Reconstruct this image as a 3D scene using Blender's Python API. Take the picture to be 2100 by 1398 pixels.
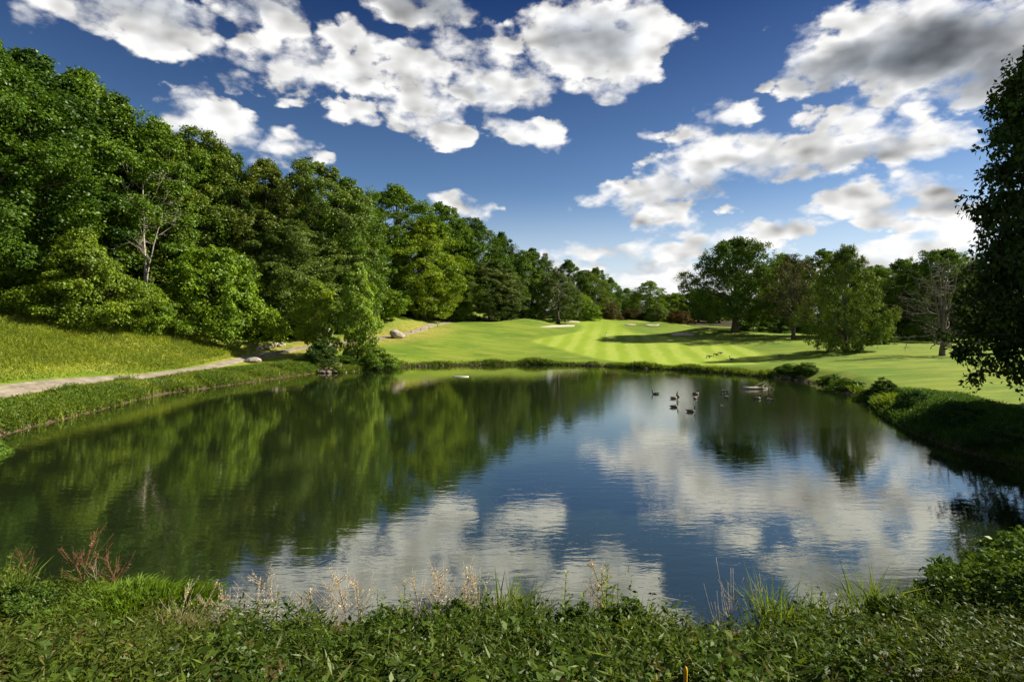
import bpy, math, random
import numpy as np
from mathutils import Vector, Matrix

# ------------------------------------------------------------------ camera, sky, sun, exposure
for o in list(bpy.data.objects):
    bpy.data.objects.remove(o)
scene = bpy.context.scene
C = scene.collection
F = 1167.0            # focal length in pixels of the 2100 px wide photograph
CAM_Z = 6.0           # camera height above the pond
HOR = 667.0           # horizon row
SUN_EL = math.radians(37)
SUN_AZ = math.radians(13)      # measured from +X towards +Y
SUN_DIR = Vector((math.cos(SUN_EL) * math.cos(SUN_AZ), math.cos(SUN_EL) * math.sin(SUN_AZ), math.sin(SUN_EL)))

cam_d = bpy.data.cameras.new('camera')
cam_d.sensor_width = 36.0
cam_d.lens = F / 2100 * 36
cam_d.shift_y = -(699 - HOR) / 2100
cam_d.clip_start = 0.1
cam_d.clip_end = 5000
cam = bpy.data.objects.new('camera', cam_d)
C.objects.link(cam)
cam.location = (0, 0, CAM_Z)
cam.rotation_euler = (math.radians(90), 0, 0)
scene.camera = cam

vs = scene.view_settings
vs.view_transform = 'Standard'
vs.look = 'None'
vs.exposure = 0.9
vs.gamma = 1.0
vs.use_curve_mapping = False
cy = scene.cycles
cy.use_denoising = True
cy.adaptive_threshold = 0.02
cy.max_bounces = 6
cy.diffuse_bounces = 3
cy.glossy_bounces = 3
cy.transmission_bounces = 4
cy.caustics_reflective = False
cy.caustics_refractive = False
cy.sample_clamp_indirect = 4.0


class NG:
    """tiny node-graph helper"""
    def __init__(self, tree):
        self.t = tree
        tree.nodes.clear()

    def n(self, typ, ins=None, **props):
        nd = self.t.nodes.new(typ)
        for k, v in props.items():
            setattr(nd, k, v)
        for k, v in (ins or {}).items():
            s = nd.inputs[k]
            if hasattr(v, 'is_output'):
                self.t.links.new(v, s)
            else:
                s.default_value = v
        return nd

    def m(self, op, a, b=None, c=None, clamp=False):
        nd = self.t.nodes.new('ShaderNodeMath')
        nd.operation = op
        nd.use_clamp = clamp
        for i, v in enumerate((a, b, c)):
            if v is None:
                continue
            if hasattr(v, 'is_output'):
                self.t.links.new(v, nd.inputs[i])
            else:
                nd.inputs[i].default_value = v
        return nd.outputs[0]

    def v(self, op, a, b=None, c=None, out=0):
        nd = self.t.nodes.new('ShaderNodeVectorMath')
        nd.operation = op
        for i, x in enumerate((a, b, c)):
            if x is None:
                continue
            if hasattr(x, 'is_output'):
                self.t.links.new(x, nd.inputs[i])
            else:
                nd.inputs[i].default_value = x
        return nd.outputs[out]

    def ramp(self, x, a, b, lo=0.0, hi=1.0, smooth=True):
        nd = self.n('ShaderNodeMapRange', {'Value': x, 'From Min': a, 'From Max': b, 'To Min': lo, 'To Max': hi})
        nd.interpolation_type = 'SMOOTHSTEP' if smooth else 'LINEAR'
        nd.clamp = True
        return nd.outputs[0]

    def mix(self, f, a, b, blend='MIX'):
        nd = self.t.nodes.new('ShaderNodeMix')
        nd.data_type = 'RGBA'
        nd.blend_type = blend
        nd.clamp_factor = True
        for s, v in ((nd.inputs[0], f), (nd.inputs[6], a), (nd.inputs[7], b)):
            if hasattr(v, 'is_output'):
                self.t.links.new(v, s)
            elif isinstance(v, (tuple, list)):
                s.default_value = (*v[:3], 1.0)
            else:
                s.default_value = v
        return nd.outputs[2]

    def noise(self, vec, scale, detail=2.0, rough=0.5, dist=0.0, dim='3D'):
        nd = self.n('ShaderNodeTexNoise', {'Vector': vec, 'Scale': scale, 'Detail': detail, 'Roughness': rough, 'Distortion': dist})
        nd.noise_dimensions = dim
        return nd.outputs[0]


def sky_coords(px, py):
    """azimuth and elevation of the sky seen at a photo pixel"""
    dx, dz = (px - 1050) / F, (HOR - py) / F
    return math.atan2(dx, 1.0), math.atan2(dz, math.hypot(dx, 1.0))


# cloud bodies: pixel centre, half sizes, strength (a world-space sky layout in azimuth / elevation)
CLOUDS = [
    (130, -10, 130, 38, .55), (240, 15, 150, 52, .9), (330, 45, 120, 66, 1), (400, 88, 55, 42, .8), (60, 30, 45, 30, .45),
    (520, 15, 100, 50, .6), (570, 50, 60, 45, .55), (530, 105, 75, 42, .75), (620, 125, 90, 60, .9), (690, 75, 65, 48, .9),
    (745, 150, 125, 62, 1), (850, 160, 95, 60, 1), (575, 165, 70, 28, .5), (500, 165, 45, 28, .5), (590, 205, 45, 14, .5),
    (880, 25, 120, 45, .8), (980, 100, 110, 42, .9), (1000, 170, 115, 52, 1), (1080, 185, 60, 36, .8), (720, 215, 60, 28, .7),
    (740, 240, 45, 16, .45), (870, 240, 90, 42, 1.05), (935, 280, 45, 28, 1.0), (1230, 75, 155, 100, 1.2), (1250, 160, 95, 42, 1),
    (1330, 80, 65, 95, 1), (1150, 60, 75, 65, 1), (1085, 270, 90, 30, 1.0), (1045, 258, 50, 26, .8), (1135, 282, 48, 26, .8),
    (380, 205, 65, 36, .85), (420, 255, 90, 48, 1), (480, 270, 75, 42, 1), (590, 312, 85, 40, .95), (650, 335, 50, 20, .7),
    (960, 432, 58, 28, 1.1), (925, 415, 38, 22, 1.0), (1690, 130, 95, 58, 1), (1780, 80, 130, 90, 1.25), (1890, 80, 180, 100, 1.35),
    (2010, 130, 130, 85, 1.1), (1880, 165, 130, 45, 1), (2080, 40, 110, 85, 1.1), (1580, 178, 36, 13, .6), (1585, 42, 16, 22, .42),
    (1490, 232, 68, 32, 1.0), (1350, 270, 30, 15, .65), (1410, 285, 60, 28, .75), (1215, 412, 60, 28, .85), (1290, 400, 85, 42, .95),
    (1370, 372, 90, 50, 1), (1365, 435, 85, 40, .9), (1450, 340, 115, 52, 1.05), (1560, 322, 135, 48, 1.05), (1700, 308, 140, 52, 1),
    (1840, 290, 135, 55, 1), (1935, 285, 70, 48, .9), (1660, 248, 42, 28, .7), (1765, 250, 60, 32, .75), (1870, 225, 42, 30, .75),
    (1745, 352, 60, 18, .6), (1480, 432, 38, 12, .65), (1780, 402, 125, 38, .8), (1880, 390, 110, 48, .9), (1910, 440, 150, 36, .8),
    (1680, 435, 50, 14, .6), (1650, 468, 70, 17, .65), (1580, 474, 110, 18, .65), (1500, 488, 100, 24, .75), (1220, 522, 130, 22, .7),
    (1350, 515, 150, 26, .8), (1500, 505, 120, 26, .8), (1290, 562, 230, 26, .95), (1420, 585, 240, 30, 1.1), (1870, 512, 160, 24, .8),
    (1800, 545, 200, 24, .7), (1200, 590, 180, 25, .7), (1990, 480, 120, 30, .7), (1330, 612, 330, 26, 1.15), (1600, 630, 500, 26, 1.1), (1000, 600, 200, 18, .55), (1700, 600, 300, 24, .75), (2050, 560, 150, 30, .7),
    (650, 560, 250, 22, .5), (300, 600, 300, 20, .5),
]


# thick grey undersides of the bigger clouds
UNDERSIDES = [
    (1230, 85, 125, 80, .55), (1900, 110, 230, 85, .95), (1740, 140, 140, 55, .9), (2040, 150, 150, 75, .8), (1450, 375, 140, 35, .5),
    (1600, 338, 140, 30, .5), (1770, 318, 130, 30, .45), (880, 15, 130, 40, .6), (320, 15, 140, 50, .45), (1880, 425, 160, 28, .4),
    (1330, 545, 220, 14, .4), (520, 5, 100, 40, .5), (1330, 410, 90, 22, .4), (760, 165, 110, 26, .3), (1000, 190, 100, 20, .3),
]
CLOUD_GAIN = 8.2


def build_world():
    w = bpy.data.worlds.new('World')
    scene.world = w
    w.use_nodes = True
    g = NG(w.node_tree)
    tc = g.n('ShaderNodeTexCoord').outputs['Generated']
    d = g.v('NORMALIZE', tc)
    sky = g.n('ShaderNodeTexSky')
    sky.sky_type = 'NISHITA'
    sky.sun_disc = False
    sky.sun_elevation = SUN_EL
    sky.sun_rotation = math.pi / 2 - SUN_AZ
    sky.altitude = 1500
    sky.air_density = 1.0
    sky.dust_density = 1.2
    sky.ozone_density = 3.0
    sep = g.n('ShaderNodeSeparateXYZ', {0: d})
    X, Y, Z = sep.outputs
    az = g.m('ARCTAN2', X, Y)
    el = g.m('ARCSINE', Z)
    # wispy warp of the layout
    stretched = g.v('MULTIPLY', d, (1, 1, 1.7))
    warp = g.n('ShaderNodeTexNoise', {'Vector': stretched, 'Scale': 11.0, 'Detail': 3.0, 'Roughness': .6})
    wv = g.v('MULTIPLY', g.v('SUBTRACT', warp.outputs['Color'], (.5, .5, .5)), (.10, .07, 0))
    p = g.n('ShaderNodeCombineXYZ', {0: az, 1: el, 2: 0.0}).outputs[0]
    p = g.v('ADD', p, wv)
    field = None
    for cx, cyy, rx, ry, wt in CLOUDS:
        a0, e0 = sky_coords(cx, cyy)
        ra = (sky_coords(cx + rx, cyy)[0] - sky_coords(cx - rx, cyy)[0]) / 2 * 1.04
        re = abs(sky_coords(cx, cyy - ry)[1] - sky_coords(cx, cyy + ry)[1]) / 2 * 1.08
        q = g.v('MULTIPLY_ADD', p, (1 / ra, 1 / re, 0), (-a0 / ra, -e0 / re, 0))
        r2 = g.v('DOT_PRODUCT', q, q, out=1)
        b = g.m('MULTIPLY_ADD', r2, -wt * .75, wt)
        if field is None:
            field = b
        else:
            nd = g.t.nodes.new('ShaderNodeMath')
            nd.operation = 'SMOOTH_MAX'
            g.t.links.new(field, nd.inputs[0])
            g.t.links.new(b, nd.inputs[1])
            nd.inputs[2].default_value = .10
            field = nd.outputs[0]
    field = g.m('MAXIMUM', field, -1.0)
    shade = None
    for cx, cyy, rx, ry, wt in UNDERSIDES:
        a0, e0 = sky_coords(cx, cyy)
        ra = (sky_coords(cx + rx, cyy)[0] - sky_coords(cx - rx, cyy)[0]) / 2
        re = abs(sky_coords(cx, cyy - ry)[1] - sky_coords(cx, cyy + ry)[1]) / 2
        q = g.v('MULTIPLY_ADD', p, (1 / ra, 1 / re, 0), (-a0 / ra, -e0 / re, 0))
        b = g.m('MULTIPLY_ADD', g.v('DOT_PRODUCT', q, q, out=1), -wt, wt)
        shade = b if shade is None else g.m('MAXIMUM', shade, b)
    # the same broken cumulus goes on all round outside the mapped part of the sky
    far = g.noise(g.v('MULTIPLY', d, (1, 1, 2.2)), 3.0, 3.0, .5)
    far = g.ramp(far, .42, .68, -1.0, 1.2, smooth=False)
    inside = g.m('MULTIPLY', g.ramp(g.m('ABSOLUTE', az), .76, .86, 1, 0), g.ramp(el, .56, .66, 1, 0))
    fmix = g.n('ShaderNodeMix', {0: inside, 2: far, 3: field})
    field = fmix.outputs[0]
    # billows
    n1 = g.noise(stretched, 15.0, 7.0, .60)
    sh = g.v('ADD', stretched, (.014, .004, .026))
    bil = lambda v, sc: g.m('ABSOLUTE', g.m('MULTIPLY_ADD', g.noise(v, sc, 0.0), 2.0, -1.0))
    warped = g.v('MULTIPLY_ADD', warp.outputs['Color'], (.05, .05, .05), stretched)
    b1, b2 = bil(warped, 20.0), bil(warped, 47.0)
    billow = g.m('MULTIPLY_ADD', b2, .45, b1)
    big = g.noise(stretched, 13.0, 2.0, .5)
    big2 = g.noise(sh, 13.0, 2.0, .5)
    dens = g.m('ADD', field, g.m('MULTIPLY_ADD', n1, 2.7, -1.52))
    dens = g.m('ADD', dens, g.m('MULTIPLY_ADD', billow, .50, -.20))
    alpha = g.ramp(dens, -.06, g.ramp(big, .4, .60, .38, 1.0))
    soft = g.ramp(dens, .25, 1.25)
    relief = g.m('ADD', g.m('MULTIPLY', g.m('SUBTRACT', big, big2), 2.2), g.m('MULTIPLY_ADD', n1, .55, -.30))
    relief = g.m('ADD', relief, g.m('MULTIPLY_ADD', billow, .22, -.07))
    dark = g.m('ADD', g.m('MAXIMUM', g.m('ADD', shade, g.m('MULTIPLY_ADD', big, .8, -.45)), 0.0), g.m('MULTIPLY', soft, .12), clamp=True)
    bright = g.m('MULTIPLY', g.m('ADD', relief, 1.06), g.m('MULTIPLY_ADD', dark, -.80, 1.0))
    bright = g.m('MINIMUM', g.m('MAXIMUM', bright, .10), 1.12)
    ccol = g.mix(dark, (1.0, .99, .97), (.78, .87, 1.0))
    cloud = g.v('SCALE', ccol)
    cs = cloud.node
    g.t.links.new(g.m('MULTIPLY', bright, CLOUD_GAIN), cs.inputs['Scale'])
    # polarised, deep blue upper sky
    hs = g.n('ShaderNodeHueSaturation', {'Hue': .503, 'Saturation': 1.14, 'Value': 1.0, 'Color': sky.outputs[0]}).outputs[0]
    hs = g.mix(1.0, hs, g.mix(g.ramp(el, .06, .52, smooth=False), (1.40, 1.30, 1.16), (.22, .32, .49)), 'MULTIPLY')
    hs = g.mix(g.ramp(el, .24, .0, 0.0, .72), hs, (7.6, 7.9, 8.2))
    out = g.mix(alpha, hs, cloud)
    bg = g.n('ShaderNodeBackground', {'Color': out, 'Strength': .06})
    g.n('ShaderNodeOutputWorld', {'Surface': bg.outputs[0]})
    w.cycles.sampling_method = 'MANUAL'
    w.cycles.sample_map_resolution = 512


build_world()
sun_d = bpy.data.lights.new('sun', 'SUN')
sun_d.energy = 5.0
sun_d.angle = math.radians(.53)
sun_d.color = (1.0, .93, .80)
sun = bpy.data.objects.new('sun', sun_d)
C.objects.link(sun)
sun.rotation_euler = SUN_DIR.to_track_quat('Z', 'Y').to_euler()
sun.location = (80, 20, 80)

# ------------------------------------------------------------------ mesh helpers
rng = np.random.default_rng(7)
random.seed(7)


def tag(o, label=None, cat=None, group=None, kind=None):
    for k, v in (('label', label), ('category', cat), ('group', group), ('kind', kind)):
        if v:
            o[k] = v
    return o


def link(name, me, parent=None, mat=None):
    o = bpy.data.objects.new(name, me)
    C.objects.link(o)
    if parent is not None:
        o.parent = parent
    if mat is not None and me is not None and not me.materials:
        me.materials.append(mat)
    return o


def empty(name, loc, rz=0.0, scale=(1, 1, 1)):
    o = bpy.data.objects.new(name, None)
    C.objects.link(o)
    o.location = loc
    o.rotation_euler = (0, 0, rz)
    o.scale = scale
    o.empty_display_size = .3
    return o


def poly_mesh(name, verts, faces_flat, sizes, attrs=None, smooth=False):
    me = bpy.data.meshes.new(name)
    verts = np.asarray(verts, np.float32)
    faces_flat = np.asarray(faces_flat, np.int32)
    sizes = np.asarray(sizes, np.int32)
    me.vertices.add(len(verts))
    me.vertices.foreach_set('co', verts.ravel())
    me.loops.add(len(faces_flat))
    me.loops.foreach_set('vertex_index', faces_flat)
    me.polygons.add(len(sizes))
    me.polygons.foreach_set('loop_start', np.concatenate(([0], np.cumsum(sizes)[:-1])).astype(np.int32))
    me.polygons.foreach_set('loop_total', sizes)
    for k, a in (attrs or {}).items():
        at = me.attributes.new(k, 'FLOAT', 'POINT')
        at.data.foreach_set('value', np.asarray(a, np.float32))
    me.update(calc_edges=True)
    me.validate()
    if smooth:
        me.polygons.foreach_set('use_smooth', np.ones(len(sizes), bool))
    return me


def unit(v):
    return v / np.maximum(np.linalg.norm(v, axis=-1, keepdims=True), 1e-9)


def leaves_mesh(name, base, direc, normal, length, width, tint, fold=.18):
    """one rhombic folded leaf per row"""
    base, direc, normal = (np.asarray(a, float) for a in (base, direc, normal))
    n = len(base)
    direc = unit(direc)
    side = unit(np.cross(direc, normal))
    nn = np.cross(side, direc)
    L = np.broadcast_to(np.asarray(length, float), (n,))[:, None]
    W = np.broadcast_to(np.asarray(width, float), (n,))[:, None]
    mid = base + direc * L * .45 + nn * W * fold
    v = np.stack([base, mid + side * W * .5, base + direc * L, mid - side * W * .5], 1).reshape(-1, 3)
    idx = np.arange(4 * n)
    return poly_mesh(name, v, idx, np.full(n, 4), {'tint': np.repeat(tint, 4)})


def blades_mesh(name, base, tip, width, tint):
    """one bent two-segment grass blade per row (quad + triangle)"""
    n = len(base)
    ax = tip - base
    side = unit(np.cross(ax, rng.normal(size=(n, 3)) * [1, 1, .2]))
    W = np.broadcast_to(np.asarray(width, float), (n,))[:, None]
    bend = np.zeros_like(base)
    bend[:, 2] = np.linalg.norm(ax[:, :2], axis=1) * .35
    mid = base + ax * .55 + bend
    v = np.stack([base - side * W * .5, base + side * W * .5, mid + side * W * .4, mid - side * W * .4, tip], 1).reshape(-1, 3)
    o = np.arange(n)[:, None] * 5
    faces = np.concatenate([o + [0, 1, 2, 3], o + [3, 2, 4]], 1).ravel()
    return poly_mesh(name, v, faces, np.tile([4, 3], n), {'tint': np.repeat(tint, 5)})


class Tubes:
    """collects tapered tubes and other shapes into one mesh"""
    def __init__(self):
        self.v, self.f, self.s, self.k = [], [], [], 0

    def tube(self, pts, radii, sides=6, cap=True):
        pts = np.asarray(pts, float)
        radii = np.broadcast_to(np.asarray(radii, float), (len(pts),))
        tan = unit(np.gradient(pts, axis=0))
        ref = np.array([0., 0, 1]) if abs(tan[0][2]) < .9 else np.array([1., 0, 0])
        u = unit(np.cross(tan, ref))
        w = np.cross(u, tan)
        a = np.linspace(0, 2 * np.pi, sides, endpoint=False)
        ring = pts[:, None] + radii[:, None, None] * (np.cos(a)[None, :, None] * u[:, None] + np.sin(a)[None, :, None] * w[:, None])
        self.v.append(ring.reshape(-1, 3))
        m = len(pts)
        for i in range(m - 1):
            for j in range(sides):
                j2 = (j + 1) % sides
                self.f += [self.k + i * sides + j, self.k + i * sides + j2, self.k + (i + 1) * sides + j2, self.k + (i + 1) * sides + j]
                self.s.append(4)
        if cap:
            self.f += [self.k + j for j in range(sides)][::-1]
            self.f += [self.k + (m - 1) * sides + j for j in range(sides)]
            self.s += [sides, sides]
        self.k += m * sides

    def raw(self, verts, faces):
        self.v.append(np.asarray(verts, float))
        for f in faces:
            self.f += [self.k + i for i in f]
            self.s.append(len(f))
        self.k += len(verts)

    def box(self, lo, hi):
        x0, y0, z0 = lo
        x1, y1, z1 = hi
        self.raw([(x0, y0, z0), (x1, y0, z0), (x1, y1, z0), (x0, y1, z0), (x0, y0, z1), (x1, y0, z1), (x1, y1, z1), (x0, y1, z1)],
                 [(3, 2, 1, 0), (4, 5, 6, 7), (0, 1, 5, 4), (1, 2, 6, 5), (2, 3, 7, 6), (3, 0, 4, 7)])

    def mesh(self, name, smooth=True):
        return poly_mesh(name, np.concatenate(self.v), self.f, self.s, None, smooth)


def vnoise(x, y, scale, seed=0):
    """cheap smooth value noise for arrays, about -1..1"""
    r = np.random.default_rng(seed + 100)
    tab = r.uniform(-1, 1, (64, 64))
    x, y = np.asarray(x, float) / scale, np.asarray(y, float) / scale
    xi, yi = np.floor(x).astype(int), np.floor(y).astype(int)
    fx, fy = x - xi, y - yi
    fx, fy = fx * fx * (3 - 2 * fx), fy * fy * (3 - 2 * fy)
    g = lambda i, j: tab[i % 64, j % 64]
    return (g(xi, yi) * (1 - fx) + g(xi + 1, yi) * fx) * (1 - fy) + (g(xi, yi + 1) * (1 - fx) + g(xi + 1, yi + 1) * fx) * fy


def sstep(a, b, x):
    t = np.clip((np.asarray(x, float) - a) / (b - a), 0, 1)
    return t * t * (3 - 2 * t)


# ------------------------------------------------------------------ materials
def new_mat(name):
    m = bpy.data.materials.new(name)
    m.use_nodes = True
    return m, NG(m.node_tree)


def mat_foliage(name, trans=.32, gloss=.05):
    m, g = new_mat(name)
    tint = g.n('ShaderNodeAttribute', attribute_name='tint').outputs['Fac']
    oi = g.n('ShaderNodeObjectInfo')
    val = g.m('MULTIPLY_ADD', tint, .75, .62)
    col = g.v('SCALE', oi.outputs['Color'])
    g.t.links.new(val, col.node.inputs['Scale'])
    warm = g.v('MULTIPLY', col, (1.22, 1.06, .7))
    col = g.mix(g.m('POWER', tint, 2.0), col, warm)
    dif = g.n('ShaderNodeBsdfDiffuse', {'Color': col}).outputs[0]
    tr = g.n('ShaderNodeBsdfTranslucent', {'Color': g.v('MULTIPLY', col, (1.35, 1.25, .5))}).outputs[0]
    s = g.n('ShaderNodeMixShader', {0: trans, 1: dif, 2: tr}).outputs[0]
    gl = g.n('ShaderNodeBsdfGlossy', {'Color': (.9, .95, .85, 1), 'Roughness': .42}).outputs[0]
    s = g.n('ShaderNodeMixShader', {0: gloss, 1: s, 2: gl}).outputs[0]
    g.n('ShaderNodeOutputMaterial', {'Surface': s})
    return m


def mat_plain(name, base, var=.3, scale=8.0, rough=.85, bump=.3, second=None):
    m, g = new_mat(name)
    co = g.n('ShaderNodeTexCoord').outputs['Object']
    n1 = g.noise(co, scale, 6.0, .6)
    n2 = g.noise(co, scale * 5, 3.0, .6)
    f = g.m('MULTIPLY_ADD', n2, .4, g.m('MULTIPLY', n1, .6))
    lo = tuple(c * (1 - var) for c in base)
    hi = second or tuple(min(1, c * (1 + var)) for c in base)
    col = g.mix(g.ramp(f, .33, .67), lo, hi)
    b = g.n('ShaderNodeBump', {'Height': f, 'Strength': bump, 'Distance': .05}).outputs[0]
    p = g.n('ShaderNodeBsdfPrincipled', {'Base Color': col, 'Roughness': rough, 'Normal': b})
    p.inputs['Specular IOR Level'].default_value = .25
    g.n('ShaderNodeOutputMaterial', {'Surface': p.outputs[0]})
    return m


def mat_bark(name, base):
    m, g = new_mat(name)
    co = g.n('ShaderNodeTexCoord').outputs['Object']
    st = g.v('MULTIPLY', co, (6, 6, 1.2))
    n1 = g.noise(st, 1.5, 6.0, .65)
    n2 = g.noise(co, .8, 3.0, .5)
    col = g.mix(g.ramp(n1, .35, .65), tuple(c * .55 for c in base), tuple(c * 1.3 for c in base))
    col = g.mix(g.m('MULTIPLY', g.ramp(n2, .5, .7), .35), col, (.10, .12, .05))
    b = g.n('ShaderNodeBump', {'Height': n1, 'Strength': .6, 'Distance': .06}).outputs[0]
    p = g.n('ShaderNodeBsdfPrincipled', {'Base Color': col, 'Roughness': .9, 'Normal': b})
    g.n('ShaderNodeOutputMaterial', {'Surface': p.outputs[0]})
    return m


M = {
    'leaf': mat_foliage('foliage', .24, .015),
    'weed': mat_foliage('weed_leaf', .34, .012),
    'blade': mat_foliage('grass_blade', .38, .012),
    'bark': mat_bark('bark_grey_brown', (.11, .085, .06)),
    'bark_pale': mat_bark('bark_bleached', (.50, .43, .35)),
    'bark_mid': mat_bark('bark_dry_grey', (.16, .13, .10)),
    'stone': mat_plain('field_stone', (.36, .31, .25), .4, 2.5, .9, .7),
    'rock': mat_plain('shore_rock', (.20, .155, .11), .45, 2.5, .9, .7),
    'path': mat_plain('worn_path', (.27, .225, .165), .4, .7, .95, .25),
    'sand': mat_plain('bunker_sand', (.47, .40, .30), .10, 3.0, .95, .2),
    'dry': mat_plain('dry_stalk', (.46, .37, .26), .3, 30, .9, .1),
    'driedbrown': mat_plain('brown_stalk', (.20, .10, .05), .3, 30, .9, .1),
    'yellow': mat_plain('yellow_paint', (.75, .42, .03), .12, 40, .5, .05),
    'white': mat_plain('white_paint', (.75, .73, .68), .06, 6, .7, .1),
    'roofing': mat_plain('grey_shingle', (.16, .14, .13), .3, 9, .9, .3),
    'dark': mat_plain('dark_metal', (.05, .045, .04), .3, 20, .6, .1),
    'glass': mat_plain('dark_window', (.02, .025, .03), .2, 2, .1, .0),
}

# ------------------------------------------------------------------ terrain
def wpt(px, d, py=None, z=None):
    x = (px - 1050) / F * d
    return (x, d, CAM_Z - (py - HOR) / F * d if py is not None else z)


SHORE_PX = [(0, 893), (90, 869), (172, 849), (270, 823), (343, 806), (429, 795), (541, 780), (600, 771), (657, 764), (700, 765),
            (760, 757), (830, 752), (900, 750), (1000, 748.5), (1100, 748), (1200, 750), (1286, 754), (1390, 759), (1486, 766),
            (1571, 774), (1616, 777), (1675, 787), (1730, 803), (1775, 817), (1794, 836), (1815, 858), (1870, 888), (1950, 918), (2100, 962)]
shore = []
for px, py in SHORE_PX:
    d = CAM_Z * F / (py - HOR)
    shore.append(((px - 1050) / F * d, d))
shore += [(21.6, 20), (21.0, 16), (17, 13.0), (13, 11.8), (10, 11.0), (7.5, 10.9), (5.5, 10.5), (3.2, 10.2), (2, 10.6), (0.5, 10.9),
          (-1.5, 10.7), (-3.5, 10.4), (-5.2, 10.2), (-6.4, 10.9), (-7.2, 11.9), (-9.5, 12.3), (-12.5, 12.6), (-18, 15), (-25, 21), (-26.6, 26)]
SHORE = np.array(shore)


def shore_dist(x, y):
    """signed distance to the pond outline, positive on land"""
    x, y = np.asarray(x, float), np.asarray(y, float)
    a = SHORE
    b = np.roll(a, -1, 0)
    best = np.full(x.shape, 1e9)
    inside = np.zeros(x.shape, bool)
    for (ax, ay), (bx, by) in zip(a, b):
        ex, ey = bx - ax, by - ay
        t = np.clip(((x - ax) * ex + (y - ay) * ey) / (ex * ex + ey * ey), 0, 1)
        best = np.minimum(best, (x - ax - t * ex) ** 2 + (y - ay - t * ey) ** 2)
        if by != ay:
            c = ((ay > y) != (by > y)) & (x < (bx - ax) * (y - ay) / (by - ay) + ax)
            inside ^= c
    return np.where(inside, -1, 1) * np.sqrt(best)


PATH_PX = [(-140, 36, 826, 4.4), (0, 40.3, 809, 4.0), (129, 46.1, 791, 3.4), (214, 50.6, 780, 3.0), (309, 55, 771, 2.7), (386, 60.8, 761, 2.6),
           (451, 67.7, 748, 2.5), (515, 76, 733, 2.5), (566, 80.6, 722, 2.5), (622, 85, 713.5, 2.5), (687, 90, 704.5, 2.5), (760, 95, 696, 2.7),
           (820, 104, 686, 2.6), (865, 118, 675, 2.6), (905, 134, 665, 2.5), (945, 150, 659, 2.5), (1010, 175, 654, 2.4)]
PATH = [(*wpt(px, d, py), w * .72) for px, d, py, w in PATH_PX]

ctrl = [p[:3] for p in PATH]
ctrl += [(0, 86, .75), (20, 86, .8), (38, 83, 1.0), (-10, 86, .9), (-19, 80, 1.1), (-24, 73, 1.1), (-27, 60, .9), (-30, 46, .9), (-31, 34, .8),
         (17, 118, 2.9), (23, 141, 4.4), (27, 190, 8.0), (28, 215, 8.9), (4, 115, 2.8), (-6, 140, 6.8), (-12.6, 98, 3.2), (14, 165, 6.6), (36, 165, 6.2),
         (48.2, 125, 4.3), (54.5, 110, 3.2), (49.7, 85, 2.2), (56.7, 75, 2.0), (80, 120, 3.1), (110, 130, 3.4), (27.5, 42, 1.0), (25.5, 28, 1.35), (40, 40, 1.5),
         (40, 60, 1.6), (60, 50, 2.2), (45, 20, 2.0), (33, 48, 1.1), (40, 72, 1.5), (70, 90, 2.6), (80, 60, 2.8),
         (60, 200, 6.2), (0, 230, 9.8), (40, 230, 8.8), (100, 200, 5.2), (0, 420, 16), (120, 420, 12), (-120, 420, 34), (300, 300, 10), (250, 80, 6),
         (-55.8, 62, 7.4), (-47.6, 74, 5.3), (-38.6, 82, 3.4), (-46.8, 52, 4.5), (-39.6, 44, 2.4), (-60, 42, 6.5), (-52, 28, 4), (-45.8, 66, 5.6), (-43.6, 74, 4.7), (-40.8, 56, 2.5), (-39.6, 66, 2.4),
         (-80, 80, 17), (-65, 75, 11.5), (-60, 110, 13), (-40, 120, 8.5), (-46, 100, 7), (-30, 150, 9.5), (-60, 160, 19), (-100, 120, 27), (-26.8, 125, 8.3),
         (-40.5, 105, 5.2), (-40, 200, 17), (10, 190, 9), (-10, 175, 9.5), (-90, 55, 18), (-150, 100, 36), (-80, 20, 10), (-120, 0, 14)]
ctrl = np.array(ctrl)
_d = np.sqrt(((ctrl[:, None, :2] - ctrl[None, :, :2]) ** 2).sum(-1) + 36)
_n = len(ctrl)
_A = np.zeros((_n + 1, _n + 1))
_A[:_n, :_n] = _d - np.eye(_n) * .6
_A[:_n, _n] = _A[_n, :_n] = 1
_w = np.linalg.solve(_A, np.append(ctrl[:, 2], 0))

MOUNDS = []   # filled below: (x, y, rx, ry, height)


def base_height(x, y):
    x, y = np.asarray(x, float), np.asarray(y, float)
    out = np.full(x.shape, _w[_n])
    for (cx, cyy, _), w in zip(ctrl, _w[:_n]):
        out = out + w * np.sqrt((x - cx) ** 2 + (y - cyy) ** 2 + 36)
    return np.clip(out, .3, 40)


def height(x, y):
    x, y = np.asarray(x, float), np.asarray(y, float)
    s = shore_dist(x, y)
    h = base_height(x, y)
    near = (11.0 - y) * .385
    near = np.clip(near, 0, 5.2)
    k = sstep(24, 12, y) * sstep(34, 22, np.abs(x))
    h = h * (1 - k) + np.maximum(near, .25) * k
    for mx, my, rx, ry, a in MOUNDS:
        h = h + a * np.exp(-((x - mx) / rx) ** 2 - ((y - my) / ry) ** 2)
    h = h + .10 * vnoise(x, y, 9, 1) * sstep(3, 12, s) + .05 * vnoise(x, y, 3.1, 2) * sstep(1, 5, s)
    width = np.where(y < 14, .9, np.where((x > 18) & (y < 45), 3.0, np.where(x < -22, 2.0, 3.2)))
    bank = sstep(0, 1, s / width)
    lip = np.clip(s * .9, -1.5, .28)
    return np.where(s > 0, np.maximum(lip, 0) * (1 - bank) + h * bank + .0, np.clip(s * .5, -1.4, 0) - .02)


def ground(x, y):
    return float(height(np.array([x]), np.array([y]))[0])


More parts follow.
